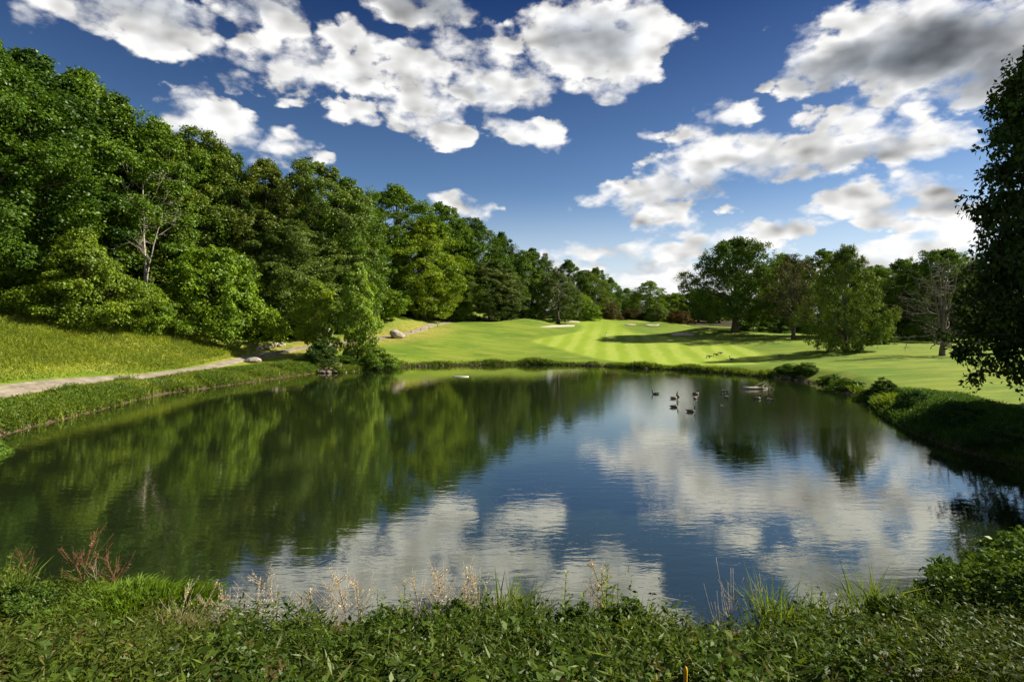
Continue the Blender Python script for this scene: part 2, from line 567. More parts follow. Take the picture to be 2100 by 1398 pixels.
def hit(px, py, d0=12.0, d1=320.0):
    """where the view ray of a photo pixel meets the ground"""
    d = np.arange(d0, d1, .25)
    x = (px - 1050) / F * d
    z = CAM_Z - (py - HOR) / F * d
    below = z <= height(x, d)
    i = int(np.argmax(below)) if below.any() else len(d) - 1
    return x[i], d[i], ground(x[i], d[i])


for px, d, rx, ry, a in ((1085, 150, 7, 5, 1.5), (1130, 168, 8, 4, 1.2), (1360, 158, 9, 5, 1.4), (1300, 172, 8, 5, 1.0), (1440, 128, 7, 4, 1.1), (1200, 182, 12, 6, .7)):
    MOUNDS.append(((px - 1050) / F * d, d, rx, ry, a))


def in_poly(px, py, poly):
    inside = np.zeros(np.shape(px), bool)
    for (ax, ay), (bx, by) in zip(poly, poly[1:] + poly[:1]):
        if ay != by:
            inside ^= ((ay > py) != (by > py)) & (px < (bx - ax) * (py - ay) / (by - ay) + ax)
    return inside


FAIRWAY_PX = [(1085, 699), (1120, 708), (1180, 724), (1230, 737), (1300, 746), (1400, 750), (1500, 749), (1560, 744), (1590, 736), (1560, 722), (1500, 706),
              (1420, 694), (1340, 687), (1290, 680), (1268, 668), (1290, 659), (1240, 655), (1190, 656), (1180, 664), (1200, 672), (1180, 682), (1130, 690)]


def build_terrain():
    def axis(parts):
        out = [parts[0][0]]
        for a, b, st in parts:
            k = max(1, int(round((b - a) / st)))
            out += list(np.linspace(a, b, k + 1)[1:])
        return np.array(out)
    xs = axis([(-1600, -400, 150), (-400, -120, 14), (-120, -50, 2.0), (-50, -18, .6), (-18, 18, .5), (18, 60, .55), (60, 130, 2.2), (130, 400, 14), (400, 1600, 150)])
    ys = axis([(-300, -40, 30), (-40, 2, 3), (2, 14, .3), (14, 60, .6), (60, 130, .6), (130, 220, 1.2), (220, 420, 8), (420, 2400, 120)])
    gx, gy = np.meshgrid(xs, ys)
    x, y = gx.ravel(), gy.ravel()
    z = height(x, y)
    nx, ny = len(xs), len(ys)
    i = np.arange(ny - 1)[:, None] * nx + np.arange(nx - 1)[None, :]
    faces = np.stack([i, i + 1, i + nx + 1, i + nx], -1).reshape(-1)
    s = shore_dist(x, y)
    yy = np.maximum(y, 1)
    ppx, ppy = 1050 + F * x / yy, HOR + F * (CAM_Z - z) / yy
    fair = sum(in_poly(ppx + a, ppy + b, FAIRWAY_PX).astype(float) for a in (-14, -5, 5, 14) for b in (-3, -1, 1, 3)) / 16 * ((y > 70) & (y < 230))
    pathx = np.interp(y, [p[1] for p in PATH], [p[0] for p in PATH])
    left = pathx - x
    mead = sstep(1.5, 5, left) * sstep(86, 74, y)
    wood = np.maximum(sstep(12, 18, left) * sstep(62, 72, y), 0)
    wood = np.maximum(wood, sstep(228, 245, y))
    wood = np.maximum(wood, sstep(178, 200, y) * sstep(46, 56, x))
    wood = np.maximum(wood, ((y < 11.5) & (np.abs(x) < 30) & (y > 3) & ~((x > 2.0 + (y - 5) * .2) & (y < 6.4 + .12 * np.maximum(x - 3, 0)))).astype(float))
    straw = sstep(9, 2, np.abs(left)) * sstep(60, 80, y) * sstep(140, 110, y)
    soil = sstep(.7, .1, s)
    me = poly_mesh('ground', np.stack([x, y, z], 1), faces, np.full(len(faces) // 4, 4),
                   {'fair': fair, 'mead': mead, 'wood': wood, 'straw': straw, 'soil': soil}, True)
    m, g = new_mat('ground_grass')
    co = g.n('ShaderNodeNewGeometry').outputs['Position']
    at = lambda k: g.n('ShaderNodeAttribute', attribute_name=k).outputs['Fac']
    n1 = g.noise(co, .12, 5, .6)
    n2 = g.noise(co, 1.3, 5, .65)
    n3 = g.noise(co, 9.0, 4, .7)
    fine = g.m('MULTIPLY_ADD', n3, .5, g.m('MULTIPLY', n2, .5))
    rough = g.mix(g.ramp(n1, .35, .65), (.105, .18, .018), (.175, .235, .024))
    streak = g.noise(g.v('MULTIPLY', co, (.22, .9, 1)), .8, 4, .6)
    rough = g.mix(g.m('MULTIPLY', g.ramp(streak, .46, .68), .75), rough, (.26, .285, .045))
    rough = g.mix(g.m('MULTIPLY', g.ramp(n2, .52, .7), .5), rough, (.095, .15, .016))
    sep = g.n('ShaderNodeSeparateXYZ', {0: co})
    ang = math.atan(.1765)
    u = g.m('SUBTRACT', g.m('MULTIPLY', sep.outputs[0], math.cos(ang)), g.m('MULTIPLY', sep.outputs[1], math.sin(ang)))
    u = g.m('ADD', u, g.m('MULTIPLY', g.noise(co, .11, 2, .5), 2.2))
    st = g.m('SINE', g.m('MULTIPLY', u, 2 * math.pi / 3.7))
    st = g.ramp(g.m('ADD', st, g.m('MULTIPLY_ADD', n2, 1.6, -.8)), -.9, .9)
    st = g.m('MULTIPLY', st, g.ramp(n2, .25, .6, .65, 1.0))
    fw = g.mix(st, (.225, .31, .024), (.305, .375, .055))
    fw = g.mix(g.ramp(sep.outputs[1], 125, 185), fw, (.215, .30, .024))
    col = g.mix(g.ramp(g.m('ADD', at('fair'), g.m('MULTIPLY_ADD', n2, .5, -.25)), .15, .85), rough, fw)
    md = g.mix(g.ramp(n2, .35, .65), (.18, .225, .028), (.30, .27, .055))
    col = g.mix(at('mead'), col, md)
    col = g.mix(g.m('MULTIPLY', at('straw'), g.ramp(n2, .38, .6)), col, (.36, .28, .07))
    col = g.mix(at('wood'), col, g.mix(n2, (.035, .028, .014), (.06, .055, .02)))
    soilf = g.ramp(g.m('MULTIPLY_ADD', n2, .5, at('soil')), .62, .9)
    col = g.mix(soilf, col, g.mix(g.ramp(n3, .4, .6), (.045, .032, .02), (.15, .105, .065)))
    val = g.n('ShaderNodeHueSaturation', {'Value': g.m('MULTIPLY_ADD', fine, .7, .65), 'Color': col}).outputs[0]
    b = g.n('ShaderNodeBump', {'Height': fine, 'Strength': .55, 'Distance': .12}).outputs[0]
    p = g.n('ShaderNodeBsdfPrincipled', {'Base Color': val, 'Roughness': .95, 'Normal': b})
    p.inputs['Specular IOR Level'].default_value = .1
    g.n('ShaderNodeOutputMaterial', {'Surface': p.outputs[0]})
    o = link('ground', me, mat=m)
    tag(o, 'mown golf course grass with rough meadow, wooded hill and pond banks', kind='structure')


build_terrain()


def build_water():
    me = bpy.data.meshes.new('pond_water')
    v = [(-75, 8, 0), (75, 8, 0), (75, 96, 0), (-75, 96, 0)]
    # keep to the pond: widen the outline so that the edge lies under the banks
    c = SHORE.mean(0)
    ring = []
    k = len(SHORE)
    for i in range(k):
        a, b = SHORE[i - 1], SHORE[(i + 1) % k]
        t = b - a
        nrm = np.array([-t[1], t[0]]) / (np.linalg.norm(t) + 1e-9)
        if shore_dist(np.array([SHORE[i][0] + nrm[0] * .05]), np.array([SHORE[i][1] + nrm[1] * .05]))[0] < 0:
            nrm = -nrm
        ring.append((SHORE[i][0] + nrm[0] * .25, SHORE[i][1] + nrm[1] * .25, 0.0))
    me.from_pydata(ring, [], [tuple(range(k))])
    if me.polygons[0].normal.z < 0:
        me.flip_normals()
    m, g = new_mat('pond_water')
    co = g.n('ShaderNodeNewGeometry').outputs['Position']
    calm = g.noise(g.v('MULTIPLY', co, (1, .6, 1)), .07, 2, .5)
    a = g.noise(g.v('MULTIPLY', co, (1.0, 2.6, 1)), 1.1, 3, .55, .4)
    b = g.noise(g.v('MULTIPLY', co, (1.0, 2.2, 1)), 4.6, 3, .6, .3)
    # breezy patch near the geese
    spot = g.v('LENGTH', g.v('MULTIPLY', g.v('SUBTRACT', co, (21, 48, 0)), (.06, .05, 0)), out=1)
    breeze = g.ramp(g.m('ADD', spot, g.m('MULTIPLY_ADD', calm, .6, -.3)), .5, 1.25, 1.0, 0.0)
    hgt = g.m('ADD', g.m('MULTIPLY', a, g.m('MULTIPLY_ADD', calm, .012, .001)), g.m('MULTIPLY', b, g.m('MULTIPLY_ADD', breeze, .0065, .0010)))
    bump = g.n('ShaderNodeBump', {'Height': hgt, 'Strength': 1.0, 'Distance': .55}).outputs[0]
    body = g.n('ShaderNodeBsdfDiffuse', {'Color': (.014, .022, .008, 1)}).outputs[0]
    gl = g.n('ShaderNodeBsdfGlossy', {'Color': (1.0, .985, .86, 1), 'Roughness': .015, 'Normal': bump}).outputs[0]
    fr = g.n('ShaderNodeFresnel', {'IOR': 1.75, 'Normal': bump}).outputs[0]
    fr = g.m('POWER', fr, .55)
    s = g.n('ShaderNodeMixShader', {0: fr, 1: body, 2: gl}).outputs[0]
    g.n('ShaderNodeOutputMaterial', {'Surface': s})
    o = link('pond_water', me, mat=m)
    tag(o, 'calm dark green pond reflecting trees and clouds', kind='structure')


build_water()


def build_path():
    P = np.array([(p[0], p[1], p[3]) for p in PATH])
    t = np.linspace(0, len(P) - 1, 160)
    # smooth interpolation
    xs = np.interp(t, np.arange(len(P)), P[:, 0])
    ys = np.interp(t, np.arange(len(P)), P[:, 1])
    ws = np.interp(t, np.arange(len(P)), P[:, 2])
    ker = np.ones(9) / 9
    pad = lambda a: np.convolve(np.concatenate([np.full(4, a[0]), a, np.full(4, a[-1])]), ker, 'valid')
    xs, ys, ws = pad(xs), pad(ys), pad(ws)
    tx, ty = np.gradient(xs), np.gradient(ys)
    L = np.hypot(tx, ty)
    nx, ny = -ty / L, tx / L
    k = 9
    rows = []
    for j in range(k):
        f = (j / (k - 1) - .5)
        edge = vnoise(np.arange(160), np.full(160, j), 4, 5) * .12 if j in (0, k - 1) else 0
        x, y = xs + nx * (ws * f + edge), ys + ny * (ws * f + edge)
        z = height(x, y) + (.07 if 0 < j < k - 1 else -.03)
        rows.append(np.stack([x, y, z], 1))
    v = np.stack(rows, 1).reshape(-1, 3)
    i = np.arange(159)[:, None] * k + np.arange(k - 1)[None]
    f = np.stack([i, i + k, i + k + 1, i + 1], -1).reshape(-1)
    o = link('path', poly_mesh('path', v, f, np.full(len(f) // 4, 4), None, True), mat=M['path'])
    tag(o, 'worn grey cart path running beside the pond towards the trees', kind='structure')


build_path()

BUNKERS = [
    ([(1108, 671), (1125, 669), (1148, 667.5), (1158, 665), (1178, 666.5), (1176, 669), (1150, 671), (1128, 672.5)], 'long thin sand bunker with a wavy edge on the left side of the fairway'),
    ([(1153, 658.5), (1165, 657.3), (1187, 659.5), (1189, 662), (1170, 662), (1155, 660.5)], 'small sand bunker behind the long wavy bunker near the wood'),
    ([(1283, 665), (1295, 664), (1304, 666), (1296, 668), (1285, 667)], 'tiny sliver of a sand bunker in the mound right of the green'),
    ([(1320, 665), (1346, 666), (1352, 664.5), (1348, 669.5), (1330, 670)], 'bright sand bunker cut into the mound beside the red bush'),
    ([(1376, 686), (1388, 682), (1410, 682.5), (1424, 685), (1418, 689), (1385, 690)], 'greyish shaded sand bunker nearest to the big spreading oak'),
]
for poly, lab in BUNKERS:
    pym = sum(q[1] for q in poly) / len(poly)
    poly = [(q[0], pym + (q[1] - pym) * .62) for q in poly]
    pts = []
    for a, b in zip(poly, poly[1:] + poly[:1]):
        for t in (0, .33, .66):
            pts.append(hit(a[0] + (b[0] - a[0]) * t, a[1] + (b[1] - a[1]) * t, 70))
    pts = np.array(pts)
    c = pts.mean(0)
    tb = Tubes()
    rings = []
    for s in (1.08, 1.0, .75, .5, .25, .02):
        q = c + (pts - c) * s
        q[:, 2] = height(q[:, 0], q[:, 1]) + (.10 if s <= 1 else -.05)
        rings.append(q)
    n = len(pts)
    faces = [(i * n + j, i * n + (j + 1) % n, (i + 1) * n + (j + 1) % n, (i + 1) * n + j) for i in range(5) for j in range(n)]
    tb.raw(np.concatenate(rings), faces)
    tag(link('sand_bunker', tb.mesh('sand_bunker'), mat=M['sand']), lab, kind='structure')

# ------------------------------------------------------------------ trees
def tree_proto(seed, H=20., R=6., base=.12, profile='round', puffs=130, sub=9, per=14, leaf=.42, puff_r=.2, flat=.65, trunk_r=.42,
               fork=.35, limbs=26, hollow=.45, spread=1.0, droop=0.0, aspect=.62, gap=0.0):
    """returns (trunk mesh, crown mesh, H, R)"""
    r = np.random.default_rng(seed)
    ga = math.pi * (3 - math.sqrt(5))
    lob = r.uniform(0, 6.28, 6)

    def prof(t):
        if profile == 'round':
            return np.clip(np.sin(np.clip(t * .92 + .10, 0, 1) * math.pi) ** .62, .12, 1)
        if profile == 'tall':
            return np.clip((1 - t ** 4) ** .6 * (.7 + .3 * np.minimum(1, t * 3.2)), .22, 1)
        if profile == 'cone':
            return np.clip((1 - t) ** .75 * (.7 + .3 * np.minimum(1, t * 5)), .05, 1)
        if profile == 'spread':
            return np.clip(np.sin(np.clip(t * .8 + .2, 0, 1) * math.pi) ** .5, .15, 1)
        if profile == 'column':
            return np.clip((1 - t ** 7) ** .7 * (.8 + .2 * np.minimum(1, t * 6)), .1, 1)
        return np.clip((1 - t ** 3) ** .6, .1, 1)
    i = np.arange(puffs)
    t = (i + r.uniform(0, 1, puffs)) / puffs
    t = np.clip(t, 0, 1)
    th = i * ga + r.normal(0, .35, puffs)
    rad = prof(t) * R * (1 + .16 * np.sin(2 * th + lob[0] + 5 * t) + .12 * np.sin(3 * th + lob[1] - 7 * t) + .10 * np.sin(5 * th + lob[2] + 11 * t))
    u = hollow + (1 - hollow) * r.uniform(0, 1, puffs) ** .55
    z = H * (base + (1 - base) * t * .95)
    pr = R * puff_r * r.uniform(.6, 1.35, puffs) * (.55 + .45 * prof(t))
    cx, cyy = np.cos(th) * (rad * u - pr * .4), np.sin(th) * (rad * u - pr * .4)
    cz = z - droop * (rad * u / R) ** 2 * H * .12 + r.normal(0, .25, puffs)
    pc = np.stack([cx, cyy, cz], 1)
    if gap:
        keep = r.uniform(size=puffs) > gap
        pc, pr, t = pc[keep], pr[keep], t[keep]
    n = len(pc)
    # sub-clumps on the puff surface
    out = unit(pc * [1, 1, 0] + [0, 0, .001])
    sd = unit(r.normal(size=(n, sub, 3)) + out[:, None] * .55 + np.array([0, 0, .35]))
    sc = pc[:, None] + sd * pr[:, None, None] * r.uniform(.55, 1.05, (n, sub, 1)) * [1, 1, flat]
    sr = pr[:, None] * r.uniform(.26, .48, (n, sub))
    tint_s = np.clip(.5 + r.normal(0, .14, (n, 1)) + r.normal(0, .12, (n, sub)), 0, 1)
    # leaves
    ld = unit(r.normal(size=(n, sub, per, 3)) + sd[:, :, None] * .35 + np.array([0, 0, .25]))
    lp = sc[:, :, None] + ld * sr[:, :, None, None] * r.uniform(.35, 1.15, (n, sub, per, 1)) * [1, 1, .8]
    nrm = unit(ld * .55 + out[:, None, None] * .45 + sd[:, :, None] * .25 + np.array([0, 0, .28]) + r.normal(size=ld.shape) * .38)
    dr = unit(r.normal(size=ld.shape) + ld * .8 - np.array([0, 0, .45 + droop]))
    L = leaf * r.uniform(.65, 1.25, (n, sub, per))
    tl = np.clip(tint_s[:, :, None] + r.normal(0, .16, (n, sub, per)), 0, 1)
    crown = leaves_mesh('crown', lp.reshape(-1, 3), dr.reshape(-1, 3), nrm.reshape(-1, 3), L.ravel(), L.ravel() * aspect, tl.ravel())
    crown.materials.append(M['leaf'])
    # trunk and limbs
    tb = Tubes()
    top = H * .86
    k = 9
    zz = np.linspace(-.4, top, k)
    wob = np.cumsum(r.normal(0, .10, (k, 2)), 0) * (H / 20)
    wob[0] = wob[1] = 0
    rr = trunk_r * (1 - zz / top * .86).clip(.08, 1.2)
    rr[0] = trunk_r * 1.45
    tp = np.column_stack([wob, zz])
    tb.tube(tp, rr, 8)
    for j in r.choice(n, min(limbs, n), replace=False):
        zs = min(max(H * fork * r.uniform(.5, 1.0), pc[j, 2] * r.uniform(.45, .75)), top * .9)
        s = np.array([np.interp(zs, zz, tp[:, 0]), np.interp(zs, zz, tp[:, 1]), zs])
        e = pc[j]
        midp = s * .45 + e * .55 + np.array([0, 0, .08 * np.linalg.norm(e - s)]) + r.normal(0, .2, 3)
        q = np.linspace(0, 1, 6)[:, None]
        pts = s * (1 - q) ** 2 + 2 * midp * q * (1 - q) + e * q ** 2
        r0 = np.interp(zs, zz, rr) * r.uniform(.32, .55)
        tb.tube(pts, np.linspace(r0, .025, 6), 5)
    trunk = tb.mesh('trunk')
    trunk.materials.append(M['bark'])
    return trunk, crown, H, R


TREE = {
    'broad_a': tree_proto(1, 22, 6.4, .05, 'round', 190, 10, 36, .24, .19),
    'broad_b': tree_proto(2, 22, 6.0, .10, 'tall', 120, 14, 40, .25, .27),
    'broad_c': tree_proto(3, 22, 6.6, .05, 'round', 170, 11, 36, .27, .22, flat=.78),
    'broad_d': tree_proto(4, 22, 6.0, .08, 'tall', 200, 9, 36, .23, .17, flat=.8),
    'oak': tree_proto(5, 20, 9.6, .13, 'spread', 230, 11, 26, .33, .175, .7, .75, .28, 60, .35),
    'poplar': tree_proto(6, 12, 3.6, .05, 'tall', 170, 10, 17, .26, .20, .9, .16, .2, 40, .25, aspect=.7),
    'layered': tree_proto(8, 10, 6.6, .03, 'cone', 150, 13, 26, .23, .22, .26, .2, .3, 30, .45, aspect=.75),
    'bushy': tree_proto(9, 8, 4.6, .0, 'dome', 150, 11, 26, .22, .21, .75, .16, .1, 24, .5),
    'weeping': tree_proto(10, 15, 7.0, .05, 'round', 190, 11, 26, .27, .19, .95, .4, .2, 40, .45, droop=1.0, aspect=.5),
    'sparse': tree_proto(11, 16, 5.4, .2, 'round', 110, 8, 9, .30, .17, .6, .32, .3, 70, .2, aspect=.5),
    'sapling': tree_proto(12, 9, 3.2, .18, 'round', 90, 9, 14, .34, .22, .7, .10, .25, 30, .3, aspect=.45),
    'shrub': tree_proto(13, 3, 2.0, .0, 'dome', 80, 10, 20, .16, .26, .75, .08, .1, 14, .45, aspect=.55),
}

ORD = ['first', 'second', 'third', 'fourth', 'fifth', 'sixth', 'seventh', 'eighth', 'ninth', 'tenth', 'eleventh', 'twelfth', 'thirteenth', 'fourteenth', 'fifteenth', 'sixteenth', 'seventeenth', 'eighteenth', 'nineteenth', 'twentieth']
TREE['fine'] = tree_proto(14, 3, 2.2, .0, 'dome', 90, 12, 16, .17, .24, .75, .06, .1, 14, .5, aspect=.5)
TREES_N = 0


def place_tree(proto, x, y, h, width, label, cat='tree', name='broadleaf_tree', color=(.075, .13, .02), group=None, rz=None, z=None, sink=.15):
    global TREES_N
    tr, cr, H, R = TREE[proto]
    TREES_N += 1
    rz = random.uniform(0, 6.28) if rz is None else rz
    z = ground(x, y) if z is None else z
    sc = (width / (2 * R), width / (2 * R), h / H)
    e = empty(name, (x, y, z - sink), rz, sc)
    tag(e, label, cat, group)
    t = link('trunk', tr, e)
    c = link('crown', cr, e)
    c.color = (*color, 1)
    return e


def tree_px(px, d, top, wpx, proto, label, color=(.075, .13, .02), **kw):
    x = (px - 1050) / F * d
    z = ground(x, d)
    h = CAM_Z + (HOR - top) / F * d - z
    if kw.get('group') == G1:
        wpx *= 1.22
    return place_tree(proto, x, d, h * 1.02, wpx / F * d, label, color=color, **kw)


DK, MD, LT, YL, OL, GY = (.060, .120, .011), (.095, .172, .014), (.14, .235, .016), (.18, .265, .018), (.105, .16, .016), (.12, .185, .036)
G1 = 'trees of the hillside wood'
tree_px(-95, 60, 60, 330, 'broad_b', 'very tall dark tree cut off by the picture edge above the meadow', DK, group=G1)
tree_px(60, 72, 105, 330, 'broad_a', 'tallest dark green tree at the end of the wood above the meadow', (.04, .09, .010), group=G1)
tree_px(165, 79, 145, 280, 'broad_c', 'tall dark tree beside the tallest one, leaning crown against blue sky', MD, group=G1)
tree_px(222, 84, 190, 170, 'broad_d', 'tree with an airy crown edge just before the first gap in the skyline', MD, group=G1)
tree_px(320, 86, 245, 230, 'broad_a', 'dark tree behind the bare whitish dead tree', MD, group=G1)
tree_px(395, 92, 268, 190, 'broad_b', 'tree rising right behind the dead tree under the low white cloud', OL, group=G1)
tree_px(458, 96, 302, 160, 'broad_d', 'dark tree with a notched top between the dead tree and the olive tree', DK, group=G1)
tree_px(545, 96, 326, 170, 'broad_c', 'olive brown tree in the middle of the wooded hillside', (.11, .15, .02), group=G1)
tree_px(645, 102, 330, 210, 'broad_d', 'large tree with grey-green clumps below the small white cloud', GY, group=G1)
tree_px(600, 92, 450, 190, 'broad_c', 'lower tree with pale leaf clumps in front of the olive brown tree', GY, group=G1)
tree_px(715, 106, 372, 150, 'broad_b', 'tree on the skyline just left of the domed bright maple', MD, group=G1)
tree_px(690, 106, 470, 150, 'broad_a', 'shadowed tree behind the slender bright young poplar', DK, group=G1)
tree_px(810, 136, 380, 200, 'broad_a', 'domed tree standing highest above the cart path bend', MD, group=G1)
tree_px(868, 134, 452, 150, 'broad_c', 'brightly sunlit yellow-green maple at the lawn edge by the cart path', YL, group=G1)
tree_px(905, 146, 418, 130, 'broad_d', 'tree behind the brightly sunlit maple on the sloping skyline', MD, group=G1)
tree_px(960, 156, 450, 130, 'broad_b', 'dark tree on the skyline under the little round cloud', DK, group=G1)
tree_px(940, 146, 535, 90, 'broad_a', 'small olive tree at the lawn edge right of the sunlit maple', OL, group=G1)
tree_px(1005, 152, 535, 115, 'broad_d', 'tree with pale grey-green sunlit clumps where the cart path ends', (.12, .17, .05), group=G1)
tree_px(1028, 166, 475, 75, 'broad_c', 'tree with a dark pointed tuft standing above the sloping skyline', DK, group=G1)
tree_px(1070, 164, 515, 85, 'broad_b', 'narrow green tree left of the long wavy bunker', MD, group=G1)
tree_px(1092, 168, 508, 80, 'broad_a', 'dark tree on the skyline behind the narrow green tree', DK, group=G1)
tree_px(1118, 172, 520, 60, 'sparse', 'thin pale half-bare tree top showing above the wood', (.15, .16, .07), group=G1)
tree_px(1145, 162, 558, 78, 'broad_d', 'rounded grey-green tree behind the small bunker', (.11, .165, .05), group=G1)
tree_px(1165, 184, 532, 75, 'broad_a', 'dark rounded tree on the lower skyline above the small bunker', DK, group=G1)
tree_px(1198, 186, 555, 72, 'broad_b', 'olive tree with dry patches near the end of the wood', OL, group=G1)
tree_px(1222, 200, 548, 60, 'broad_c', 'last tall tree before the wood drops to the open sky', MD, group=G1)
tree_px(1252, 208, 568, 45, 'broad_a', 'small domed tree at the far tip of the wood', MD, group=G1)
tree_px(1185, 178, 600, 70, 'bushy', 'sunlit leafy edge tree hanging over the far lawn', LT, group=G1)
# front shrubs and small trees on the left
G2 = 'small trees and shrubs along the meadow'
tree_px(168, 64, 468, 270, 'layered', 'bright small tree with layered horizontal leaf sprays above the meadow', (.13, .20, .016), name='layered_tree', group=G2)
tree_px(20, 66, 545, 170, 'bushy', 'dark bush at the upper corner of the meadow under the tallest tree', DK, cat='bush', name='bush', group=G2)
tree_px(305, 71, 580, 170, 'layered', 'bright low bush between the layered tree and the big rounded bush', LT, cat='bush', name='bush', group=G2)
tree_px(440, 80, 508, 225, 'bushy', 'big rounded bright green bush beside the meadow', LT, cat='bush', name='bush', group=G2)
tree_px(575, 92, 558, 135, 'bushy', 'darker bush with a shaded foot beside the low stone wall', MD, cat='bush', name='bush', group=G2)
tree_px(530, 97, 520, 110, 'broad_c', 'brownish small tree peeping over the rounded bushes', OL, group=G2)
tree_px(648, 80, 575, 92, 'sapling', 'slender young tree with feathery leaves and a thin leaning stem by the pond', YL, name='young_tree', group=G2)
tree_px(734, 79, 538, 88, 'poplar', 'slender bright yellow-green young poplar on the pond bank', (.20, .31, .035), name='young_poplar', group=G2)
tree_px(800, 120, 590, 75, 'sapling', 'low outstretched leafy branch tree in front of the shaded wood', LT, name='young_tree', group=G2)
tree_px(705, 76, 728, 70, 'shrub', 'dark tangled shrub at the foot of the young poplar by the rocks', DK, cat='shrub', name='shrub', group=G2)
# far middle
G3 = 'trees closing the far end of the fairway'
tree_px(1245, 194, 612, 52, 'bushy', 'brownish bush at the far end left of the lone round tree', (.10, .085, .03), cat='bush', name='bush', group=G3)
tree_px(1285, 232, 590, 60, 'broad_a', 'hazy far tree left of the lone round tree', MD, group=G3)
tree_px(1330, 218, 576, 80, 'broad_d', 'lone round green tree rising in the middle of the far tree line', LT, group=G3)
tree_px(1300, 200, 634, 60, 'bushy', 'dark reddish low bush under the lone round tree', (.07, .065, .022), cat='bush', name='bush', group=G3)
tree_px(1348, 196, 625, 64, 'bushy', 'pale green rounded bush just right of the lone round tree', GY, cat='bush', name='bush', group=G3)
tree_px(1385, 224, 600, 75, 'broad_c', 'bright green far tree behind the red bush', LT, group=G3)
tree_px(1393, 160, 636, 56, 'bushy', 'reddish brown bush with a dark trunk standing in front of the far trees', (.10, .072, .022), cat='bush', name='bush', group=G3)
tree_px(1432, 226, 592, 80, 'broad_b', 'dark far tree between the bright far tree and the oak', DK, group=G3)
for k, (px, d, top) in enumerate(((1262, 240, 600), (1310, 250, 602), (1360, 255, 604), (1408, 250, 602), (1455, 245, 596), (1475, 235, 600))):
    tree_px(px, d, top, 75, ('broad_a', 'broad_b', 'broad_c', 'broad_d')[k % 4], '%s dark tree, from the brownish bush, in the low line closing the far fairway' % ORD[k], DK, group='low dark trees in the far line')
# right side
G4 = 'trees on the lawn across the pond'
tree_px(1508, 124, 490, 190, 'oak', 'big dark spreading oak with two rounded crown tops on the lawn', (.08, .145, .018), name='oak_tree', group=G4)
tree_px(1627, 112, 522, 140, 'sparse', 'thin greyish half-bare tree between the oak and the leafy drooping tree', (.085, .085, .04), group=G4)
tree_px(1605, 145, 520, 130, 'broad_a', 'dark tree behind the greyish half-bare tree', MD, group=G4)
tree_px(1735, 85, 506, 150, 'weeping', 'full leafy drooping tree whose branches touch the lawn', (.105, .165, .026), name='drooping_tree', group=G4)
tree_px(1690, 118, 512, 130, 'broad_d', 'dark tree top showing behind the leafy drooping tree', MD, group=G4)
tree_px(1800, 122, 545, 110, 'broad_b', 'dark tree just right of the leafy drooping tree', MD, group=G4)
tree_px(1850, 128, 530, 110, 'broad_c', 'tree with pale clumps between the drooping tree and the bare tree', MD, group=G4)
tree_px(1930, 118, 512, 165, 'oak', 'dark rounded tree directly behind the bare many-stemmed tree', MD, name='oak_tree', group=G4)
tree_px(2010, 108, 530, 140, 'broad_a', 'dark tree half hidden behind the big black tree at the edge', DK, group=G4)
tree_px(1813, 97, 664, 36, 'shrub', 'small clipped round bush on the lawn behind the drooping tree', DK, cat='bush', name='bush', group=G4)
tree_px(1900, 112, 640, 70, 'bushy', 'bright green undergrowth bush behind the bare many-stemmed tree', LT, cat='bush', name='bush', group=G4)
for k, px in enumerate((1545, 1590, 1660, 1700, 1760, 1840, 1880, 1950, 1995)):
    tree_px(px, 134 + 3 * (k % 3), 655 - 5 * (k % 2), 70, 'shrub', '%s dark shrub from the oak in the low row behind the lawn trees' % ORD[k], DK, cat='shrub', name='shrub', group='dark shrubs behind the lawn trees')
for k, (px, d, top) in enumerate(((1570, 165, 545), (1640, 160, 540), (1745, 155, 545), (1790, 158, 548), (1885, 150, 545), (1975, 140, 545), (2060, 130, 535))):
    tree_px(px, d, top, 110, ('broad_b', 'broad_a', 'broad_d', 'broad_c')[k % 4], '%s dark tree from the oak in the wood behind the lawn trees' % ORD[k], MD, group='dark trees behind the lawn trees')
# hillside fill: only bits of them show between the named trees
fill = 0
for k in range(400):
    if fill >= 46:
        break
    px, d = random.uniform(-150, 1180), random.uniform(78, 215)
    x = (px - 1050) / F * d
    edge = np.interp(d, [60, 80, 100, 125, 150, 180, 220], [-54, -42, -42, -29, -20, -4, 10])
    if x > edge - 6:
        continue
    top = np.interp(px, [-150, 0, 100, 200, 300, 400, 450, 550, 650, 750, 800, 900, 1000, 1100, 1200], [60, 120, 150, 200, 262, 290, 320, 345, 350, 392, 398, 432, 485, 522, 562])
    z = ground(x, d)
    h = CAM_Z + (HOR - top - random.uniform(6, 60)) / F * d - z
    if h < 9:
        continue
    h = min(h, 26)
    place_tree(random.choice(('broad_a', 'broad_b', 'broad_c', 'broad_d')), x, d, h, h * random.uniform(.5, .7), 'dark tree showing only in gaps of the hillside wood behind the front trees',
               color=random.choice((DK, MD, OL, DK)), group='trees deep in the hillside wood')
    fill += 1
# dark understorey along the foot of the wood
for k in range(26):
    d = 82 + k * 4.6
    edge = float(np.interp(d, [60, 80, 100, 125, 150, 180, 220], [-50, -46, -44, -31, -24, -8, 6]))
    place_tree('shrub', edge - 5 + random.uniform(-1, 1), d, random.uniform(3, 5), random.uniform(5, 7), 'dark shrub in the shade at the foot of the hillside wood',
               cat='shrub', name='shrub', color=DK, group='shaded shrubs at the foot of the wood')


